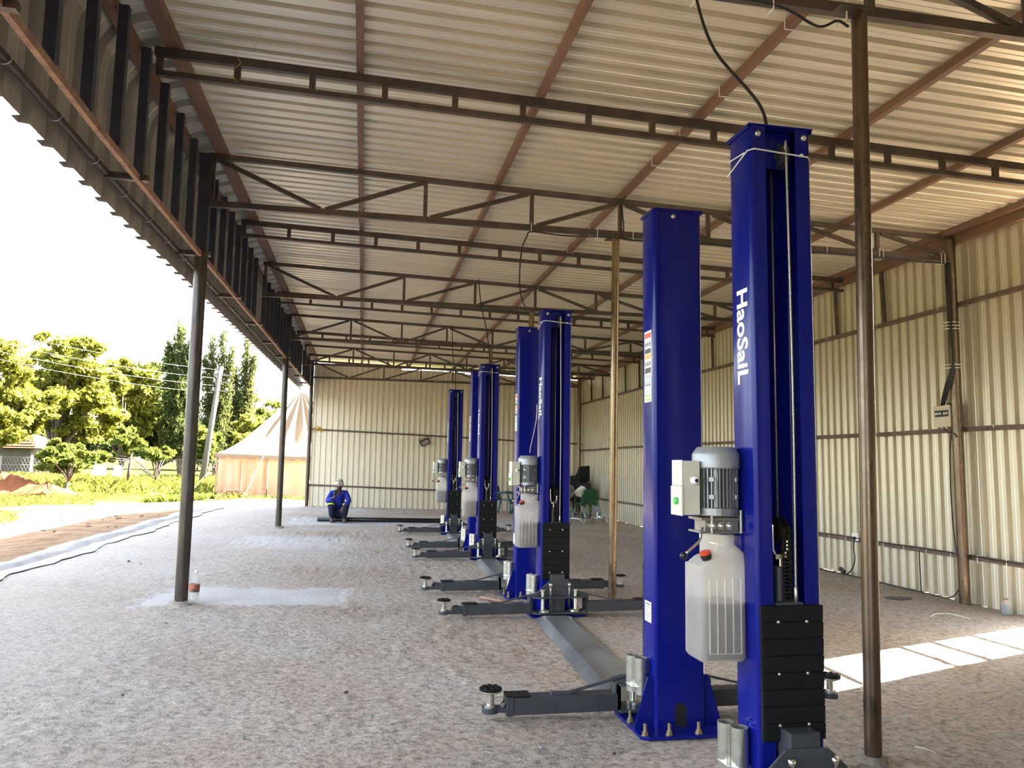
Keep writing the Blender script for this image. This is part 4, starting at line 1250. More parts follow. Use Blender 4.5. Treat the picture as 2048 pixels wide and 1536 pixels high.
o = obj('dark_rag', MB().prism([(-0.16, -0.05), (-0.05, -0.12), (0.12, -0.09), (0.2, 0.02), (0.08, 0.07), (-0.04, 0.11), (-0.2, 0.06)], 0, 0.006), M['navy'], None, loc=(6.45, 8.55, fz(6.45)))
tag(o, 'flat dark rag lying on the floor near the sheet wall', 'rag')
o = obj('loose_wire', MB().tube(bez([(0, 0, 0.005), (0.1, 0.05, 0.02), (0.22, 0.02, 0.03), (0.30, -0.06, 0.02), (0.36, -0.14, 0.006)], 5), 0.004, 5), M['tie'], None, loc=(5.95, 7.38, fz(5.95)))
tag(o, 'pale wire end curling on the floor at the edge of the sunlit strip', 'wire')
o = obj('loose_wire', MB().tube(bez([(0, 0, 0.004), (0.015, -0.05, 0.012), (0.045, -0.1, 0.005)], 4), 0.003, 5), M['tie'], None, loc=(2.98, 3.85, fz(2.98)))
tag(o, 'tiny pale wire clipping on the floor beside the bronze pole foot', 'wire')

# ------------------------------------------------------------------ chairs
M['green'] = pm('green plastic', (0.012, 0.10, 0.030), (0.008, 0.07, 0.020), 0.35, 0, 6)
M['teal'] = pm('teal plastic', (0.02, 0.10, 0.13), (0.015, 0.075, 0.10), 0.4, 0, 6)
M['blackfab'] = pm('black chair fabric', (0.014, 0.014, 0.017), (0.009, 0.009, 0.011), 0.8, 0, 20)
def garden_chair(label, loc, rz, mat):
    t = thing('plastic_chair', label, 'chair', loc, rz, 'plastic garden chairs')
    obj('seat', MB().prism([(-0.24, -0.22), (0.24, -0.22), (0.21, 0.22), (-0.21, 0.22)], 0.40, 0.43), mat, t, bevel=0.01)
    bk = obj('back_rail', MB().tube(bez([(-0.24, 0.22, 0.42), (-0.235, 0.26, 0.62), (-0.19, 0.29, 0.80), (0, 0.305, 0.84), (0.19, 0.29, 0.80), (0.235, 0.26, 0.62), (0.24, 0.22, 0.42)], 5), 0.024, 8), mat, t, smooth=True)
    for k in range(7):
        x = -0.165 + 0.055 * k
        obj('back_slat', MB().beam((x * 0.95, 0.225, 0.42), (x, 0.298, 0.81), 0.049, 0.012, (0, 1, 0)), mat, bk)
    for s in (-1, 1):
        obj('armrest', MB().tube(bez([(s * 0.24, 0.24, 0.62), (s * 0.275, 0.1, 0.64), (s * 0.28, -0.12, 0.63), (s * 0.26, -0.22, 0.42)], 5), 0.026, 8), mat, t, smooth=True)
        obj('leg', MB().tube([(s * 0.23, -0.2, 0.42), (s * 0.26, -0.26, 0.0)], [0.036, 0.022], 8), mat, t, smooth=True)
        obj('leg', MB().tube([(s * 0.21, 0.21, 0.44), (s * 0.235, 0.29, 0.0)], [0.042, 0.024], 8), mat, t, smooth=True)
    return t
garden_chair('green plastic garden chair turned to the wall with a white box on it', (6.55, 22.3, fz(6.55)), PI + 0.15, M['green'])
garden_chair('teal plastic garden chair by the end wall behind the lift tanks', (4.35, 23.6, fz(4.35)), 1.1, M['teal'])
garden_chair('dark green plastic garden chair beside the teal one', (4.95, 23.7, fz(4.95)), PI + 0.3, M['green'])
t = thing('carton_box', 'white carton box lying tilted on the green plastic chair', 'box', (6.34, 22.15, fz(6.3) + 0.68))
obj('body', MB().box((0, 0, 0.1), (0.28, 0.22, 0.17), (0.1, -0.62, 0.2)), M['white'], t)
obj('flap', MB().box((-0.14, -0.10, 0.03), (0.12, 0.10, 0.006), (0.9, -0.3, 0.2)), M['cream'], t)
def stack_chair():
    t = thing('stacking_chair', 'black fabric stacking chair in the leaning pile in the corner', 'chair', (0, 0, 0), 0, 'black chairs piled in the corner')
    obj('seat', MB().box((0, 0, 0.45), (0.44, 0.44, 0.05), (0.06, 0, 0)), M['blackfab'], t, bevel=0.015)
    obj('backrest', MB().box((0, 0.25, 0.72), (0.42, 0.04, 0.42), (-0.14, 0, 0)), M['blackfab'], t, bevel=0.015)
    for s in (-1, 1):
        obj('leg', MB().tube([(s * 0.21, -0.2, 0.43), (s * 0.22, -0.22, 0.0)], 0.012, 6), M['black'], t)
        obj('leg', MB().tube([(s * 0.21, 0.27, 0.9), (s * 0.21, 0.21, 0.43), (s * 0.22, 0.24, 0.0)], 0.012, 6), M['black'], t)
    return t
proto = stack_chair()
first = True
for (bx, by, n, rz, hx) in ((5.95, 24.1, 7, 0.3, -0.045), (6.62, 24.15, 7, 0.35, 0.05), (6.3, 23.45, 4, 0.1, 0.03), (5.75, 23.4, 2, 0.7, 0.02), (6.75, 23.3, 2, -0.3, 0.02)):
    for k in range(n):
        c = proto if first else copy_tree(proto)
        first = False
        c.location = (bx + hx * k * 0.8, by - 0.045 * k, fz(bx) + 0.10 * k)
        c.rotation_euler = (0, 0.02 * k * (1 if hx > 0 else -1), rz + PI)
t = thing('board', 'pale plywood board wedged among the piled black chairs', 'board', (6.15, 23.25, fz(6.1) + 0.93))
obj('panel', MB().box((0, 0, 0), (0.5, 0.35, 0.015), (0.25, -0.3, 0.2)), pm('plywood', (0.36, 0.29, 0.19), (0.28, 0.22, 0.14), 0.7), t)
t = thing('brown_bag', 'reddish brown bundle lying under the teal chair', 'bundle', (4.75, 23.3, fz(4.7)))
obj('cloth', MB().ball((0, 0, 0.14), 0.17, 1.1, 0.8, 0.85, 12, 8), pm('brown cloth', (0.12, 0.04, 0.025), (0.05, 0.02, 0.015), 0.9, 0, 9), t, smooth=True)
# pedestal fan
t = thing('pedestal_fan', 'wire-caged pedestal fan standing in front of the piled chairs', 'fan', (5.90, 22.0, fz(5.9)))
mb = MB()
for r_, y_ in ((0.21, 0.0), (0.17, -0.055), (0.11, -0.075), (0.05, -0.085), (0.17, 0.055), (0.10, 0.07)):
    mb.tube([(r_ * math.cos(2 * PI * k / 28), y_, 0.78 + r_ * math.sin(2 * PI * k / 28)) for k in range(29)], 0.004, 5)
for k in range(20):
    a = 2 * PI * k / 20
    mb.tube([(0.04 * math.cos(a), -0.085, 0.78 + 0.04 * math.sin(a)), (0.13 * math.cos(a), -0.07, 0.78 + 0.13 * math.sin(a)), (0.21 * math.cos(a), 0, 0.78 + 0.21 * math.sin(a))], 0.0025, 4)
obj('cage', mb, M['chrome'], t)
mb = MB()
for k in range(3):
    a = 2 * PI * k / 3
    mb.box((0.09 * math.cos(a), 0, 0.78 + 0.09 * math.sin(a)), (0.14, 0.008, 0.09), Matrix.Rotation(-a, 3, 'Y') @ Matrix.Rotation(0.4, 3, 'X'))
obj('blades', mb, M['grey'], t)
obj('motor', MB().lathe([(0.05, 0), (0.06, 0.08), (0.03, 0.14)], (0, 0.05, 0.78), 14, Euler((-PI / 2, 0, 0)).to_matrix()), M['grey'], t, smooth=True)
obj('pole', MB().tube([(0, 0.08, 0.02), (0, 0.08, 0.76)], 0.014, 8), M['chrome'], t)
obj('base', MB().lathe([(0.2, 0), (0.2, 0.02), (0.04, 0.05)], (0, 0.08, 0), 20), M['black'], t)
# wheel alignment clamps left on the floor
M['alu'] = pm('cast aluminium', (0.40, 0.41, 0.40), (0.30, 0.31, 0.30), 0.35, 0.8, 10)
M['target'] = pm('grey target board', (0.22, 0.25, 0.25), (0.18, 0.21, 0.21), 0.4, 0, 6)
def clamp(label, loc, rz, tilt):
    t = thing('wheel_clamp', label, 'wheel clamp', loc, rz, 'wheel alignment clamps on the floor')
    obj('target_panel', MB().box((0.0, 0.02, 0.34), (0.19, 0.02, 0.27), (tilt, 0, 0)), M['target'], t, bevel=0.004)
    obj('spindle', MB().beam((0, -0.02, 0.12), (0, 0.03, 0.30), 0.05, 0.03), M['alu'], t)
    obj('rail', MB().beam((-0.28, 0, 0.15), (0.28, 0, 0.15), 0.04, 0.025), M['alu'], t)
    for s in (-1, 1):
        obj('claw', MB().tube(bez([(s * 0.26, 0, 0.15), (s * 0.30, -0.03, 0.13), (s * 0.31, -0.05, 0.06), (s * 0.36, -0.06, 0.015)], 4), 0.018, 7), M['alu'], t, smooth=True)
        obj('claw', MB().tube(bez([(s * 0.12, 0, 0.15), (s * 0.15, 0.05, 0.10), (s * 0.13, 0.12, 0.015)], 4), 0.015, 7), M['alu'], t, smooth=True)
        obj('knob', MB().ball((s * 0.20, -0.05, 0.17), 0.024, n=10), M['black'], t, smooth=True)
clamp('aluminium wheel clamp with a grey panel tilted up in front of the green chair', (5.85, 20.0, fz(6.0)), 0.9, -0.5)
clamp('aluminium wheel clamp with a dark-edged panel near the slim bronze wall post', (6.25, 20.2, fz(6.4)), -0.7, 0.5)
clamp('aluminium wheel clamp lying beside the pedestal fan, panel half hidden', (5.50, 20.6, fz(5.6)), 0.4, 0.6)
clamp('aluminium wheel clamp lying flat among the others by the lift column', (5.45, 19.8, fz(5.7)), 2.2, -1.1)

# ------------------------------------------------------------------ squatting man
M['skin'] = pm('brown skin', (0.085, 0.042, 0.026), (0.060, 0.030, 0.020), 0.5, 0, 9)
M['jacket'] = pm('royal blue cotton', (0.010, 0.030, 0.33), (0.007, 0.018, 0.22), 0.8, 0, 7, bump=0.2, bscale=30)
M['trouser'] = pm('navy cotton', (0.010, 0.012, 0.055), (0.006, 0.008, 0.035), 0.85, 0, 7, bump=0.2, bscale=30)
M['hivis'] = pm('lime reflective tape', (0.45, 0.75, 0.08), (0.38, 0.62, 0.06), 0.5, 0, 20)
M['hat'] = pm('cream hat felt', (0.52, 0.48, 0.36), (0.40, 0.37, 0.27), 0.85, 0, 12)
M['shoe'] = pm('grey leather boots', (0.11, 0.105, 0.09), (0.07, 0.065, 0.055), 0.7, 0, 12)
def skin(name, verts, edges, radii, mat, parent, root=0, levels=2):
    me = bpy.data.meshes.new(name); me.from_pydata(verts, edges, []); me.update()
    o = bpy.data.objects.new(name, me); COL.objects.link(o); o.parent = parent
    me.materials.append(mat)
    sm = o.modifiers.new('skin', 'SKIN'); sm.use_smooth_shade = True
    for k, r_ in enumerate(radii):
        d = me.skin_vertices[0].data[k]
        d.radius = r_ if isinstance(r_, tuple) else (r_, r_); d.use_root = (k == root)
    ss = o.modifiers.new('sub', 'SUBSURF'); ss.levels = levels; ss.render_levels = levels
    return o
man = thing('person', 'man in royal blue overalls and cream hat squatting and reading a phone', 'person', (-0.52, 18.80, fz(-0.5)), 0.06)
man.scale = (0.94, 0.94, 0.94)
# joints: front is -Y
V = [(0, 0.20, 0.26), (0, 0.17, 0.42), (0, 0.10, 0.58), (0, 0.04, 0.70), (0, 0.0, 0.775), (0, -0.035, 0.85), (0, -0.045, 0.93),   # 0-6 pelvis..head
     (-0.10, 0.19, 0.25), (-0.19, -0.17, 0.50), (-0.15, 0.05, 0.11), (-0.145, -0.02, 0.05),                                      # 7-10 right leg
     (0.10, 0.19, 0.25), (0.19, -0.17, 0.50), (0.15, 0.05, 0.11), (0.145, -0.02, 0.05),                                          # 11-14 left leg
     (-0.17, 0.05, 0.71), (-0.28, -0.10, 0.50), (-0.12, -0.28, 0.635), (-0.085, -0.31, 0.665),                                   # 15-18 right arm
     (0.17, 0.05, 0.71), (0.255, -0.12, 0.52), (0.12, -0.33, 0.40), (0.085, -0.36, 0.355)]                                       # 19-22 left arm
Ed = [(0, 1), (1, 2), (2, 3), (3, 4), (4, 5), (5, 6), (0, 7), (7, 8), (8, 9), (9, 10), (0, 11), (11, 12), (12, 13), (13, 14),
      (3, 15), (15, 16), (16, 17), (17, 18), (3, 19), (19, 20), (20, 21), (21, 22)]
Rr = [0.13, 0.125, 0.13, 0.12, 0.055, 0.072, 0.078, 0.085, 0.062, 0.045, 0.04, 0.085, 0.062, 0.045, 0.04,
      0.06, 0.042, 0.030, 0.034, 0.06, 0.042, 0.030, 0.034]
def fingers(base, pts):
    k0 = len(V)
    prev = base
    for p in pts:
        V.append(p); Ed.append((prev, len(V) - 1)); Rr.append(0.0095); prev = len(V) - 1
for j, (dx, dz) in enumerate(((-0.018, 0.035), (-0.006, 0.040), (0.006, 0.036), (0.017, 0.028))):
    fingers(18, [(-0.085 + 0.03 + dx, -0.335, 0.665 + dz * 0.5), (-0.040 + dx, -0.325, 0.675 + dz), (-0.015 + dx * 0.5, -0.30, 0.685 + dz)])
fingers(18, [(-0.115, -0.315, 0.70), (-0.105, -0.32, 0.735)])
for j, (dx, dl) in enumerate(((-0.024, 0.075), (-0.008, 0.085), (0.008, 0.080), (0.022, 0.065))):
    fingers(22, [(0.078 + dx, -0.372, 0.32), (0.070 + dx, -0.372, 0.355 - dl), (0.064 + dx, -0.36, 0.345 - dl - 0.018)])
fingers(22, [(0.048, -0.345, 0.335), (0.040, -0.345, 0.305)])
skin('body', V, Ed, Rr, M['skin'], man, 0, 1)
# face and head
hd = obj('head', MB().ball((0, 0, 0), 0.098, 0.80, 0.98, 1.16, 18, 12), M['skin'], man, smooth=True, loc=(0.0, -0.05, 0.915), rot=(0.22, 0, 0.08))
obj('nose', MB().ball((0, -0.098, -0.012), 0.017, 0.9, 1, 1.3, 10, 6), M['skin'], hd, smooth=True)
for s in (-1, 1):
    obj('eye', MB().ball((s * 0.030, -0.088, 0.014), 0.011, 1.2, 0.6, 0.7, 10, 6), M['white'], hd, smooth=True)
    obj('ear', MB().ball((s * 0.078, 0.0, 0.0), 0.022, 0.45, 0.8, 1.3, 10, 6), M['skin'], hd, smooth=True)
obj('mouth', MB().ball((0, -0.090, -0.055), 0.018, 1.4, 0.5, 0.5, 10, 6), pm('lips', (0.10, 0.04, 0.035)), hd, smooth=True)
hat = obj('hat', MB().lathe([(0.118, -0.028), (0.124, -0.024), (0.101, 0.012), (0.092, 0.05), (0.080, 0.085), (0.055, 0.108), (0.02, 0.116)], n=22), M['hat'], man, smooth=True, loc=(0.0, -0.035, 0.965), rot=(0.14, 0.05, 0))
for k in range(5):
    a = -PI / 2 + (k - 2) * 0.6
    obj('hat_patch', MB().ball((0.085 * math.cos(a), 0.085 * math.sin(a), 0.072), 0.017, 1, 1, 0.8, 8, 5), M['shoe'], hat, smooth=True)
jv = [(0, 0.19, 0.36), (0, 0.15, 0.46), (0, 0.10, 0.58), (0, 0.045, 0.70), (0, 0.01, 0.755),
      (-0.175, 0.05, 0.715), (-0.285, -0.10, 0.505), (-0.145, -0.255, 0.615), (0.175, 0.05, 0.715), (0.26, -0.12, 0.525), (0.14, -0.305, 0.415)]
skin('jacket', jv, [(0, 1), (1, 2), (2, 3), (3, 4), (3, 5), (5, 6), (6, 7), (3, 8), (8, 9), (9, 10)],
     [0.155, 0.155, 0.16, 0.14, 0.075, 0.085, 0.066, 0.048, 0.085, 0.066, 0.048], M['jacket'], man, 2)
tv = [(0, 0.20, 0.27), (-0.11, 0.19, 0.26), (-0.195, -0.17, 0.495), (-0.155, 0.045, 0.12), (0.11, 0.19, 0.26), (0.195, -0.17, 0.495), (0.155, 0.045, 0.12), (-0.17, -0.08, 0.30), (0.17, -0.08, 0.30)]
skin('trousers', tv, [(0, 1), (1, 2), (2, 7), (7, 3), (0, 4), (4, 5), (5, 8), (8, 6)], [0.15, 0.11, 0.088, 0.070, 0.11, 0.088, 0.070, 0.082, 0.082], M['trouser'], man, 0)
for s in (-1, 1):
    obj('reflective_band', MB().lathe([(0.092, -0.018), (0.094, -0.016), (0.094, 0.018), (0.092, 0.02)], n=18, cap=False), M['hivis'], man, smooth=True, loc=(s * 0.190, -0.145, 0.435), rot=(-0.42, 0, 0))
    mbs = MB(); mbs.ball((0, -0.03, 0.045), 0.05, 0.95, 2.3, 0.9, 14, 8); mbs.bb(-0.045, 0.045, -0.14, 0.075, 0.0, 0.02)
    obj('boot', mbs, M['shoe'], man, smooth=True, loc=(s * 0.145, -0.02, 0.0), rot=(0, 0, s * 0.12))
ph = obj('phone', MB().box((0, 0, 0), (0.075, 0.010, 0.15)), M['black'], None, bevel=0.004, loc=(-0.575, 18.80 - 0.305, fz(-0.5) + 0.692), rot=(-0.25, 0.12, 0.1))
tag(ph, 'black phone held in front of the squatting man\'s face', 'phone')
# ------------------------------------------------------------------ outside
def at(px, py, Y):
    """world point at depth Y seen at a photograph pixel (2048 x 1536)"""
    d = _r * ((px - 1024) / 1544.42) - _u * ((py - 768) / 1544.42) + _f
    k = Y / d.y
    return Vector((0, 0, 1.43)) + d * k
M['leafA'] = leafmat('bright acacia leaves', (0.145, 0.155, 0.034), (0.31, 0.31, 0.045), 0.62)
M['leafB'] = leafmat('mid green leaves', (0.10, 0.13, 0.030), (0.19, 0.22, 0.036), 0.58)
M['leafC'] = leafmat('dark evergreen leaves', (0.070, 0.090, 0.032), (0.12, 0.14, 0.038), 0.5)
M['leafD'] = leafmat('grey green needles', (0.085, 0.100, 0.040), (0.15, 0.16, 0.045), 0.5)
M['bark'] = pm('brown bark', (0.085, 0.055, 0.035), (0.045, 0.03, 0.02), 0.9, 0, 6)
M['grassb'] = leafmat('grass blades', (0.115, 0.130, 0.028), (0.17, 0.185, 0.034), 0.5, 0.35)

def leaves_mesh(name, blobs, n, size, elong=1.8, droop=0.0, upward=0.0):
    """blobs: list of (centre, (rx, ry, rz)); rhombus leaves scattered through their outer half"""
    vol = np.array([b[1][0] * b[1][1] * b[1][2] for b in blobs]) ** 0.75
    cnt = np.maximum(12, (n * vol / vol.sum()).astype(int))
    P_ = []
    for (c, r), k in zip(blobs, cnt):
        d = RNG.normal(size=(k, 3)); d /= np.linalg.norm(d, axis=1)[:, None]
        rad = RNG.uniform(0.25, 1.0, (k, 1)) ** 0.5 * (1 + 0.30 * RNG.normal(size=(k, 1)))
        P_.append(np.array(c) + d * rad * np.array(r))
    P_ = np.concatenate(P_)
    k = len(P_)
    a = RNG.normal(size=(k, 3)); a[:, 2] += upward - droop
    a /= np.linalg.norm(a, axis=1)[:, None]
    b = RNG.normal(size=(k, 3)); b -= a * (a * b).sum(1)[:, None]; b /= np.linalg.norm(b, axis=1)[:, None]
    s = size * RNG.uniform(0.6, 1.35, (k, 1))
    V = np.empty((k, 4, 3)); w = s / elong
    V[:, 0] = P_ - a * s; V[:, 1] = P_ + b * w; V[:, 2] = P_ + a * s; V[:, 3] = P_ - b * w
    me = bpy.data.meshes.new(name)
    me.vertices.add(4 * k); me.vertices.foreach_set('co', V.reshape(-1))
    me.loops.add(4 * k); me.loops.foreach_set('vertex_index', np.arange(4 * k, dtype=np.int32))
    me.polygons.add(k); me.polygons.foreach_set('loop_start', np.arange(0, 4 * k, 4, dtype=np.int32))
    me.polygons.foreach_set('loop_total', np.full(k, 4, dtype=np.int32))
    me.update(calc_edges=True)
    return me

def broad_tree(name, label, base, blobs, n, size, mat, trunk_r=0.18, group='trees beyond the field', fork=0.3):
    t = thing(name, label, 'tree', base, 0, group)
    bl = [((c[0] - base[0], c[1] - base[1], c[2] - base[2]), r) for c, r in blobs]
    o = inst('crown', leaves_mesh('crown', bl, n, size), t); o.data.materials.append(mat)
    mb = MB()
    H = min(b[0][2] for b in bl)
    top = Vector((0.1, 0, max(0.5, H * fork + 0.3)))
    mb.tube([(0, 0, -0.2), (0.03, 0, top.z * 0.5), top], [trunk_r * 1.25, trunk_r, trunk_r * 0.85], 8)
    for (c, r) in bl[::5]:
        c = Vector(c); m_ = top.lerp(c, 0.5) + Vector((0, 0, 0.12 * (c - top).length))
        mb.tube(bez([top, m_, c + Vector((0, 0, r[2] * 0.3))], 4), [trunk_r * 0.5 - trunk_r * 0.42 * q / 8 for q in range(9)], 6)
    obj('trunk', mb, M['bark'], t, smooth=True)
    return t
def blobs_px(lst, Y):
    out = []
    for (px, py, rp) in lst:
        yy = Y + random.uniform(-1.6, 1.6)
        c = at(px, py, yy); r = rp * yy / 1544.0
        for k in range(11):                      # a clump is several smaller leafy sprays
            d = Vector((random.gauss(0, 1), random.gauss(0, 1), random.gauss(0, 0.8))).normalized() * r * random.uniform(0.3, 1.05)
            q = r * random.uniform(0.20, 0.40)
            out.append(((c.x + d.x, c.y + d.y, c.z + d.z), (q * 1.25, q * 1.2, q * 0.75)))
    return out
def base_px(px, Y):
    p = at(px, 915, Y); return (p.x, Y, gz(p.x, Y))

Y = 46
broad_tree('acacia_tree', 'tall spreading yellow-green tree with a forked brown trunk', base_px(108, Y),
           blobs_px([(60, 735, 38), (100, 705, 34), (140, 712, 38), (180, 705, 30), (205, 740, 34), (150, 755, 48), (95, 765, 48), (190, 790, 48), (140, 805, 50), (215, 825, 40), (170, 850, 40), (120, 845, 36), (65, 790, 34), (230, 770, 28)], Y), 24000, 0.15, M['leafA'], 0.26)
Y = 40
broad_tree('acacia_tree', 'yellow-green tree overhanging the tiled house roof', base_px(-40, Y),
           blobs_px([(-20, 730, 50), (15, 745, 40), (-10, 800, 55), (45, 790, 38), (75, 810, 34), (25, 830, 42), (-30, 860, 45), (60, 850, 24), (85, 830, 22), (10, 870, 22)], Y), 20000, 0.13, M['leafA'], 0.2)
Y = 50
broad_tree('acacia_tree', 'yellow-green tree next to the dark evergreen, its crown rounded', base_px(240, Y),
           blobs_px([(235, 755, 34), (265, 748, 34), (290, 775, 32), (250, 800, 40), (285, 830, 36), (235, 850, 36), (265, 870, 30)], Y), 15000, 0.15, M['leafA'], 0.2)
Y = 54
broad_tree('leafy_tree', 'dark green evergreen filling the gap before the feathery pines', base_px(315, Y),
           blobs_px([(300, 745, 26), (320, 790, 36), (345, 840, 44), (310, 860, 44), (290, 895, 36), (340, 895, 40), (370, 870, 40), (395, 890, 36), (280, 860, 30)], Y), 16000, 0.16, M['leafC'], 0.2)
Y = 58
broad_tree('leafy_tree', 'round mid-green tree top showing above the tent slope', base_px(530, Y),
           blobs_px([(505, 830, 34), (530, 825, 30), (545, 860, 36), (500, 880, 40), (535, 900, 40), (570, 880, 40)], Y), 9000, 0.17, M['leafB'], 0.2)
Y = 47
broad_tree('leafy_tree', 'bright lime green tree just left of the tent roof', base_px(500, Y),
           blobs_px([(500, 850, 24), (515, 865, 24), (490, 885, 28), (520, 890, 26), (478, 910, 22)], Y), 6500, 0.14, M['leafA'], 0.12)
Y = 38
broad_tree('sapling', 'slender young tree with glossy leaves standing before the fence', base_px(258, Y),
           blobs_px([(250, 862, 13), (262, 872, 16), (240, 880, 15), (258, 892, 15), (272, 885, 10)], Y), 1600, 0.12, M['leafB'], 0.06, fork=0.8)
Y = 44
broad_tree('leafy_shrub', 'bright green shrub at the foot of the leaning power pole', base_px(412, Y),
           blobs_px([(400, 880, 20), (418, 892, 20), (430, 875, 14), (405, 910, 20)], Y), 3500, 0.12, M['leafB'], 0.06, 'bushes in the field')
Y = 33
broad_tree('leafy_shrub', 'wide bright green bush behind the red soil heap', base_px(135, Y),
           blobs_px([(100, 912, 20), (125, 898, 20), (150, 905, 20), (170, 918, 16), (135, 922, 22), (95, 928, 16), (160, 930, 16)], Y), 5500, 0.11, M['leafB'], 0.06, 'bushes in the field', fork=0.1)
Y = 37
broad_tree('leafy_shrub', 'scruffy green undergrowth between sapling and dark evergreen', base_px(310, Y),
           blobs_px([(285, 905, 14), (310, 910, 14), (335, 905, 16), (205, 912, 12), (225, 915, 10)], Y), 2600, 0.11, M['leafB'], 0.05, 'bushes in the field', fork=0.1)

HEDGE = ['dense dark undergrowth closing the view behind the far fence, by the house', 'dense dark undergrowth behind the fence and the big forked tree',
         'dense dark undergrowth behind the fence and the white cloths', 'dense dark undergrowth behind the young slender tree',
         'dense dark undergrowth below the dark evergreen', 'dense dark undergrowth behind the nearer dark pole', 'dense dark undergrowth behind the leaning power pole', 'dense dark undergrowth next to the tent roof']
for k, lab in enumerate(HEDGE):
    px = 20 + 75 * k; Y = 70
    broad_tree('undergrowth', lab, base_px(px, Y), blobs_px([(px - 25, 893, 24), (px, 880, 26), (px + 25, 892, 24), (px + 5, 902, 26), (px - 15, 872, 18)], Y), 4200, 0.20, M['leafC'], 0.08, 'undergrowth beyond the fence', fork=0.1)

def casuarina(label, px, Y, tops, n, width, mat):
    b = base_px(px, Y)
    t = thing('casuarina_tree', label, 'tree', b, 0, 'feathery pines beyond the field')
    mb = MB(); blobs = []
    rr = random.Random(int(px))
    for (tx, ty, w) in tops:
        T = at(tx, ty, Y) - Vector(b)
        S = Vector((T.x * 0.15, 0, T.z * 0.12))
        pts = bez([(0, 0, -0.2), S, S.lerp(T, 0.55), T], 4)
        mb.tube(pts, [0.13 - 0.12 * i / (len(pts) - 1) for i in range(len(pts))], 6)
        for k in range(26):
            f = 0.10 + 0.90 * (k / 25) ** 0.8
            p = S.lerp(T, f)
            ww = w * Y / 1544.0 * (1.15 - 0.95 * f)
            for j in range(3):
                a = rr.uniform(0, 2 * PI); q = rr.uniform(0.3, 1.0) * ww
                c = p + Vector((math.cos(a) * q, math.sin(a) * q, rr.uniform(-0.1, 0.35)))
                blobs.append((tuple(c), (0.20 + 0.28 * (1 - f), 0.20 + 0.28 * (1 - f), 0.42)))
                if j == 0: mb.tube([p, c + Vector((0, 0, 0.25))], [0.022, 0.008], 4)
    o = inst('foliage', leaves_mesh('foliage', blobs, n, 0.17, 5.0, upward=1.1), t); o.data.materials.append(mat)
    obj('trunk', mb, M['bark'], t, smooth=True)
casuarina('dense feathery pine half hidden behind the nearer dark pole', 362, 50, [(362, 664, 34), (338, 700, 30), (385, 690, 30)], 15000, 1, M['leafC'])
casuarina('sparse feathery pine with wispy upright tops beside the power pole', 432, 51, [(447, 672, 14), (425, 690, 14), (410, 720, 18), (465, 700, 10)], 8500, 1, M['leafD'])
casuarina('tall feathery pine between the power pole and the tent', 480, 52, [(495, 692, 17), (470, 745, 24), (508, 720, 12), (455, 800, 22)], 11000, 1, M['leafD'])

# grass ------------------------------------------------------------
def blades(n, region, hmin, hmax, keep):
    V = []
    out = np.empty((n, 4, 3)); k = 0
    while k < n:
        x = RNG.uniform(region[0], region[1]); y = RNG.uniform(region[2], region[3])
        if not keep(x, y): continue
        z = gz(x, y) - 0.02
        h = RNG.uniform(hmin, hmax); a = RNG.uniform(0, 2 * PI); w = 0.006 + 0.00022 * y
        lx, ly = RNG.normal(0, 0.35 * h, 2)
        dx, dy = math.cos(a) * w, math.sin(a) * w
        out[k] = [(x - dx, y - dy, z), (x + dx, y + dy, z), (x + lx * .8 + dx * .5, y + ly * .8 + dy * .5, z + h * 0.7), (x + lx * 1.6, y + ly * 1.6, z + h)]
        k += 1
    me = bpy.data.meshes.new('grass')
    me.vertices.add(4 * n); me.vertices.foreach_set('co', out.reshape(-1))
    me.loops.add(4 * n); me.loops.foreach_set('vertex_index', np.arange(4 * n, dtype=np.int32))
    me.polygons.add(n); me.polygons.foreach_set('loop_start', np.arange(0, 4 * n, 4, dtype=np.int32))
    me.polygons.foreach_set('loop_total', np.full(n, 4, dtype=np.int32))
    me.update(calc_edges=True)
    return me
def patchy(x, y):
    v = math.sin(x * 0.9 + 1.3 * math.sin(y * 0.35)) + math.sin(y * 0.8 + x * 0.3) + RNG.normal(0, 0.7)
    return v > -0.5 and x < -8.6 - 0.02 * (y - 20) + 0.5 * math.sin(y)
me = blades(60000, (-30, -7.5, 19, 46), 0.06, 0.18, patchy); me.materials.append(M['grassb'])
tag(inst('grass', me), 'short patchy yellow-green grass over the field', 'grass', kind='stuff')
me = blades(16000, (-30, -5.5, 33, 44), 0.22, 0.60, lambda x, y: x < -6 + 0.0 * y and RNG.uniform() < (y - 31) / 12); me.materials.append(M['grassb'])
tag(inst('tall_weeds', me), 'tall weeds growing along the far fence', 'grass', kind='stuff')
me = blades(2200, (-7.4, -5.3, 28.6, 31.0), 0.12, 0.32, lambda x, y: True); me.materials.append(M['leafB'])
tag(inst('tall_weeds', me), 'clump of dark green grass in the shade beside the tent', 'grass', kind='stuff')
me = blades(500, (-5.0, -2.0, 28.6, 29.6), 0.06, 0.26, lambda x, y: True); me.materials.append(M['leafA'])
tag(inst('tall_weeds', me), 'low weeds along the foot of the tent wall', 'grass', kind='stuff')

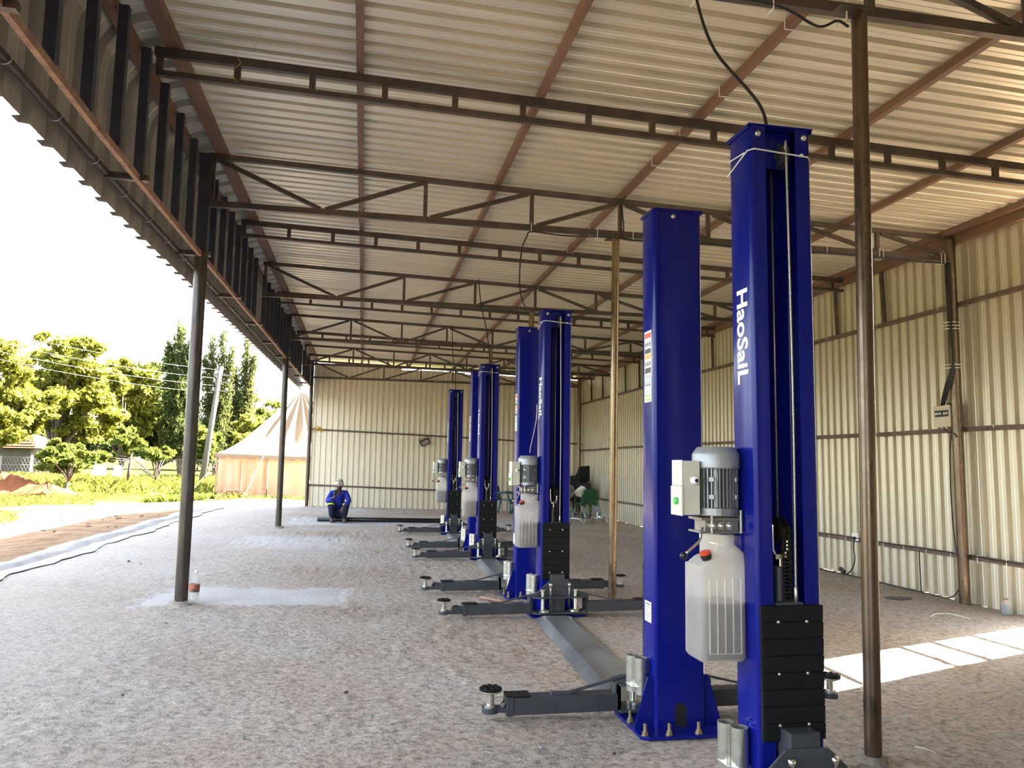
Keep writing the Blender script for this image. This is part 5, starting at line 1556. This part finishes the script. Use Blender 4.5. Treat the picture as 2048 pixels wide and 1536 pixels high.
# soil heap, stones ------------------------------------------------
M['soil'] = pm('red soil', (0.15, 0.060, 0.028), (0.09, 0.038, 0.02), 1.0, 0, 3, bump=0.6, bscale=9, Specular_IOR_Level=0.0)
def heap(c, rx, ry, h, seed):
    rr = random.Random(seed); n, m = 28, 9; V = []; F = []
    for i in range(m):
        q = i / (m - 1)
        for k in range(n):
            a = 2 * PI * k / n
            e = 1 + 0.16 * math.sin(3 * a + seed) + 0.09 * math.sin(7 * a)
            V.append((rx * q * e * math.cos(a), ry * q * e * math.sin(a), h * (1 - q) ** 0.8 * (1 + rr.uniform(-0.22, 0.22)) - 0.12 * q))
    for i in range(m - 1):
        for k in range(n):
            F.append((i * n + k, i * n + (k + 1) % n, (i + 1) * n + (k + 1) % n, (i + 1) * n + k))
    return MB().add(V, F)
p = at(35, 945, 33)
o = obj('soil_heap', heap(p, 3.0, 1.6, 0.75, 3), M['soil'], None, smooth=True, loc=(p.x - 0.6, 33, gz(p.x, 33)))
tag(o, 'long low heap of red soil overgrown with weeds', 'soil heap')
p = at(95, 950, 32)
o = obj('soil_heap', heap(p, 1.3, 0.9, 0.45, 8), M['soil'], None, smooth=True, loc=(p.x, 32, gz(p.x, 32)))
tag(o, 'small lump of red soil beside the green bush', 'soil heap')
stone = MB().ball((0, 0, 0), 0.5, 1, 0.8, 0.55, 7, 4).mesh('stone'); stone.materials.append(pm('dusty stones', (0.20, 0.13, 0.09), (0.12, 0.075, 0.05), 0.95))
for k in range(44):
    x = RNG.uniform(-8.6, -4.9); y = RNG.uniform(9.5, 24)
    s = RNG.uniform(0.05, 0.13)
    o = inst('stone', stone, None, (x, y, gz(x, y) + 0.12 * s), (0, 0, RNG.uniform(0, 6))); o.scale = (s, s, s)
    tag(o, 'small stone lying on the dirt between drain and grass', 'stone', 'stones on the dirt')
o = obj('concrete_block', MB().box((0, 0, 0.1), (0.36, 0.2, 0.24)), M['cement'], None, bevel=0.01, loc=(at(312, 975, 30).x, 30, gz(at(312, 975, 30).x, 30)))
tag(o, 'single grey block lying in the open grass', 'block')

# tent -------------------------------------------------------------
def canvas(name, c, tcol, fac, c2):
    t = NT(name); v = t.coord(); n = t.noise(v, 1.6, 5, 0.6)
    a = t.ramp(n, [(0.35, c2), (0.6, c)])
    d = t.n('ShaderNodeBsdfDiffuse'); t.l(a, d.inputs[0]); tr = t.n('ShaderNodeBsdfTranslucent'); tr.inputs[0].default_value = (*tcol, 1)
    m = t.n('ShaderNodeMixShader'); m.inputs[0].default_value = fac
    t.l(d.outputs[0], m.inputs[1]); t.l(tr.outputs[0], m.inputs[2]); t.l(m.outputs[0], t.out.inputs[0]); return t.m
M['canvas'] = canvas('cream tent roof canvas', (0.24, 0.20, 0.145), (0.20, 0.13, 0.07), 0.35, (0.20, 0.165, 0.12))
M['canvaswall'] = canvas('stained tent wall canvas', (0.60, 0.50, 0.40), (0.60, 0.41, 0.26), 0.5, (0.52, 0.40, 0.29))
TX0, TX1, TY0, TY1 = -5.25, 0.55, 30.0, 35.6
tent = thing('marquee_tent', 'cream canvas tent with a pleated peaked roof and scalloped eaves', 'tent', ((TX0 + TX1) / 2, (TY0 + TY1) / 2, gz(-5, 31)))
cx_, cy_ = (TX0 + TX1) / 2, (TY0 + TY1) / 2
peak = Vector((at(603, 780, cy_).x - cx_, 0, 4.35 - gz(-5, 31)))
hx, hy = (TX1 - TX0) / 2, (TY1 - TY0) / 2
def perim(s):
    s = s % 4
    k = int(s); f = s - k
    c = [(-hx, -hy), (hx, -hy), (hx, hy), (-hx, hy), (-hx, -hy)]
    return Vector((c[k][0] + (c[k + 1][0] - c[k][0]) * f, c[k][1] + (c[k + 1][1] - c[k][1]) * f, 0))
zE = 1.58 - gz(-5, 31)
def tent_roof():
    NS, NR = 192, 12; V = []; F = []
    for i in range(NS):
        e = perim(4 * i / NS); s = 4 * i / NS
        ez = zE + 0.08 * (abs((s * 2) % 2 - 1))
        ple = math.sin(i * 2 * PI / 8)
        for j in range(NR + 1):
            q = j / NR
            p = Vector((peak.x, peak.y, 0)).lerp(e, q)
            z = ez + (peak.z - ez) * ((1 - q) ** 1.28) * (1.0)
            z += 0.17 * ple * math.sin(PI * min(1, q * 1.02)) * (0.6 + 0.4 * math.sin(i * 0.7))
            V.append((p.x * (1.03 if j == NR else 1), p.y * (1.03 if j == NR else 1), z))
        sc = 0.10 + 0.07 * abs(math.sin(i * PI / 4))
        V.append((e.x * 1.032, e.y * 1.032, ez - sc))
    m = NR + 2
    for i in range(NS):
        i2 = (i + 1) % NS
        for j in range(m - 1):
            F.append((i * m + j, i * m + j + 1, i2 * m + j + 1, i2 * m + j))
    return MB().add(V, F)
obj('roof', tent_roof(), M['canvas'], tent, smooth=True)
def tent_wall(s0, s1):
    n, m = 40, 6; V = []; F = []
    for i in range(n + 1):
        s = s0 + (s1 - s0) * i / n; e = perim(s); nn = Vector((0, -1, 0)) if int(s0) in (0,) else Vector((-1, 0, 0)) if int(s0) == 3 else Vector((0, 1, 0)) if int(s0) == 2 else Vector((1, 0, 0))
        for j in range(m + 1):
            q = j / m
            w = 0.045 * math.sin(i * 0.42 + s0 * 9) * (0.4 + q) + 0.03 * math.sin(i * 0.23 + j * 0.8)
            p = e * 0.985 + nn * w
            V.append((p.x, p.y, zE - 0.02 + (-0.06 - zE) * q))
    for i in range(n):
        for j in range(m):
            F.append((i * (m + 1) + j, i * (m + 1) + j + 1, (i + 1) * (m + 1) + j + 1, (i + 1) * (m + 1) + j))
    return MB().add(V, F)
for (s0, s1) in ((0, 0.145), (0.15, 0.305), (0.31, 0.66), (0.665, 0.999), (1, 1.999), (2, 2.999), (3, 3.999)):
    obj('wall_panel', tent_wall(s0, s1), M['canvaswall'], tent, smooth=True)
for s in (0, 0.305, 0.66, 1, 3.5, 2, 3):
    e = perim(s) * 1.0
    obj('tent_pole', MB().tube([(e.x, e.y, -0.05), (e.x, e.y, zE + 0.02)], 0.028, 8), M['rustpipe'], tent)
for (s, dx, dy) in ((0.29, -0.5, -1.1), (0.6, -0.2, -1.3), (3.7, -1.2, 0)):
    e = perim(s) * 1.03
    obj('guy_rope', MB().tube([(e.x, e.y, zE), (e.x + dx, e.y + dy, -0.02)], 0.012, 5), M['tie'], tent)
# brick pile and blue sheet at the tent corner
M['brick'] = pm('red brick', (0.26, 0.12, 0.07), (0.17, 0.08, 0.05), 0.9, 0, 12)
bm_ = MB().bb(-0.11, 0.11, -0.05, 0.05, 0, 0.07).mesh('brick'); bm_.materials.append(M['brick'])
k = 0
for lay in range(4):
    for j in range(5 - lay):
        o = inst('brick', bm_, None, (-4.95 + 0.235 * j + 0.11 * lay + RNG.uniform(-0.015, 0.015), 29.2, gz(-4.8, 29.2) + 0.072 * lay), (0, 0, RNG.uniform(-0.08, 0.08)))
        tag(o, 'red brick in the small stack at the tent corner', 'brick', 'bricks stacked by the tent')
o = obj('blue_sheet', MB().prism([(-0.45, -0.2), (0.3, -0.25), (0.4, 0.1), (0.0, 0.25), (-0.4, 0.15)], 0, 0.03), pm('blue plastic', (0.05, 0.12, 0.42), (0.03, 0.08, 0.3), 0.5), None, loc=(-5.65, 29.1, gz(-5.6, 29.1)))
tag(o, 'crumpled blue plastic sheet on the ground at the tent corner', 'plastic sheet')

# power pole and lines --------------------------------------------
M['wood'] = pm('weathered grey wood', (0.12, 0.11, 0.092), (0.085, 0.078, 0.064), 0.85, 0, 5, (4, 4, 0.5))
Yp = 38
p0 = Vector(base_px(404, Yp)); p1 = at(443, 733, Yp)
t = thing('power_pole', 'leaning grey wooden power pole with small cross arms', 'power pole', p0)
d = p1 - p0
obj('shaft', MB().tube([(0, 0, -0.2), d * 0.5, d], [0.15, 0.125, 0.10], 12), M['wood'], t, smooth=True)
for f_, w_ in ((0.93, 0.55), (0.87, 0.5), (0.80, 0.45)):
    c = d * f_
    arm = obj('cross_arm', MB().beam(c + Vector((-w_ * 0.5, -0.1, 0)), c + Vector((w_, 0.1, 0)), 0.07, 0.08), M['wood'], t)
    for s in (-0.4, 0.9):
        obj('insulator', MB().lathe([(0.03, 0), (0.05, 0.04), (0.03, 0.10)], c + Vector((w_ * s, 0, 0.04)), 8), M['white'], arm, smooth=True)
for k, (f_, py) in enumerate(((0.97, 668), (0.90, 690), (0.84, 708), (0.78, 724))):
    a = p0 + d * f_; b = at(-60, py - 18, 30)
    m_ = (a + b) / 2 - Vector((0, 0, 0.18))
    q = [a, a.lerp(m_, 0.5) - Vector((0, 0, 0.05)), m_, m_.lerp(b, 0.5) - Vector((0, 0, 0.05)), b]
    cable('pale overhead line strung from the leaning power pole over the field', q, 0.0025, group='overhead power lines', name='overhead_line', mat='rope')

# fence, house -----------------------------------------------------
Yf = 43
M['fencegrey'] = pm('galvanised fence', (0.30, 0.29, 0.26), (0.22, 0.21, 0.19), 0.6, 0.4, 10)
t = thing('wire_fence', 'low wire mesh fence with thin posts along the far edge of the field', 'fence', (-15, Yf, gz(-15, Yf)))
xs = [-31 + 2.2 * k for k in range(12)]
for x in xs:
    obj('fence_post', MB().tube([(x + 15, 0, -0.3), (x + 15, 0, 1.32)], 0.03, 6), M['fencegrey'], t)
for z in (0.45, 0.9, 1.28):
    obj('fence_wire', MB().tube([(xs[0] + 15, 0, z), (xs[-1] + 15, 0, z)], 0.008, 4), M['fencegrey'], t)
mb = MB()
L = xs[-1] - xs[0]; n = int(L / 0.16)
for k in range(n):
    x = xs[0] + 15 + k * 0.16
    mb.beam((x, 0, 0.05), (min(x + 0.6, xs[-1] + 15), 0, 1.25), 0.006, 0.006); mb.beam((x + 0.6, 0, 0.05), (x, 0, 1.25), 0.006, 0.006)
o = obj('wire_mesh', mb, M['fencegrey'], t); o['kind'] = 'stuff'
for k, (px, w) in enumerate(((206, 0.2), (236, 0.24), (190, 0.14))):
    p = at(px, 915, Yf - 0.4)
    o = obj('white_sheet', MB().prism([(-w, 0), (w, 0.05), (w * 0.8, 0.5), (0.05, 0.62), (-w * 0.7, 0.55)], -0.015, 0.015, 'y'), M['white'], None, loc=(p.x, Yf - 0.4, gz(p.x, Yf) + 0.35), rot=(0.05, 0.1 * k, 0.2))
    tag(o, 'white cloth hung over the far wire fence', 'cloth', 'white cloths on the fence')
Yh = 58
M['plaster'] = pm('grey plaster', (0.075, 0.062, 0.05), (0.055, 0.045, 0.038), 0.9, 0, 2)
M['tile'] = pm('terracotta roof tile', (0.10, 0.055, 0.035), (0.07, 0.04, 0.026), 0.95, 0, 8, (1, 1, 1), Specular_IOR_Level=0.0)
h0 = at(-70, 905, Yh); h1 = at(62, 905, Yh)
zg = gz(h1.x, Yh) - 0.1
t = thing('house', 'low plastered house with a terracotta tiled roof behind the trees', 'house', (h1.x, Yh, zg))
Lh = h1.x - h0.x
obj('walls', MB().bb(-Lh, 0, 0, 6, 0, 1.75), M['plaster'], t)
rf = obj('roof', MB().add([(-Lh - 0.5, -0.5, 1.7), (0.5, -0.5, 1.7), (0.5, 6.5, 1.7), (-Lh - 0.5, 6.5, 1.7), (-Lh + 2.5, 3, 3.4), (-2.4, 3, 3.4)], [(0, 1, 5, 4), (1, 2, 5), (2, 3, 4, 5), (3, 0, 4), (3, 2, 1, 0)]), M['tile'], t)
for k in range(9):
    f_ = (k + 0.5) / 9
    obj('tile_course', MB().beam((-Lh - 0.5 + 3.0 * f_, -0.5 + 3.5 * f_, 1.72 + 1.7 * f_), (0.5 - 2.9 * f_, -0.5 + 3.5 * f_, 1.72 + 1.7 * f_), 0.10, 0.05), M['tile'], rf)
wn_ = obj('window', MB().bb(-2.9, -1.7, -0.04, 0.02, 0.45, 1.25), M['wood'], t)
obj('pane', MB().bb(-2.8, -1.8, -0.05, -0.03, 0.52, 1.18), M['black'], wn_)
M['plaster2'] = pm('cream garden wall', (0.13, 0.11, 0.075), (0.10, 0.085, 0.06), 0.9)
h2 = at(68, 905, 56); h3 = at(100, 905, 56)
t = thing('garden_wall', 'cream garden wall with a row of dark openings beside the house', 'wall', ((h2.x + h3.x) / 2, 56, gz(h2.x, 56) - 0.1))
hw = (h3.x - h2.x) / 2
obj('panel', MB().bb(-hw, hw, 0, 0.15, 0, 1.7), M['plaster2'], t)
for k in range(7):
    x = -hw + 0.15 + k * (2 * hw - 0.3) / 6
    obj('opening', MB().bb(x - 0.045, x + 0.045, -0.01, 0.02, 0.9, 1.3), M['black'], t)
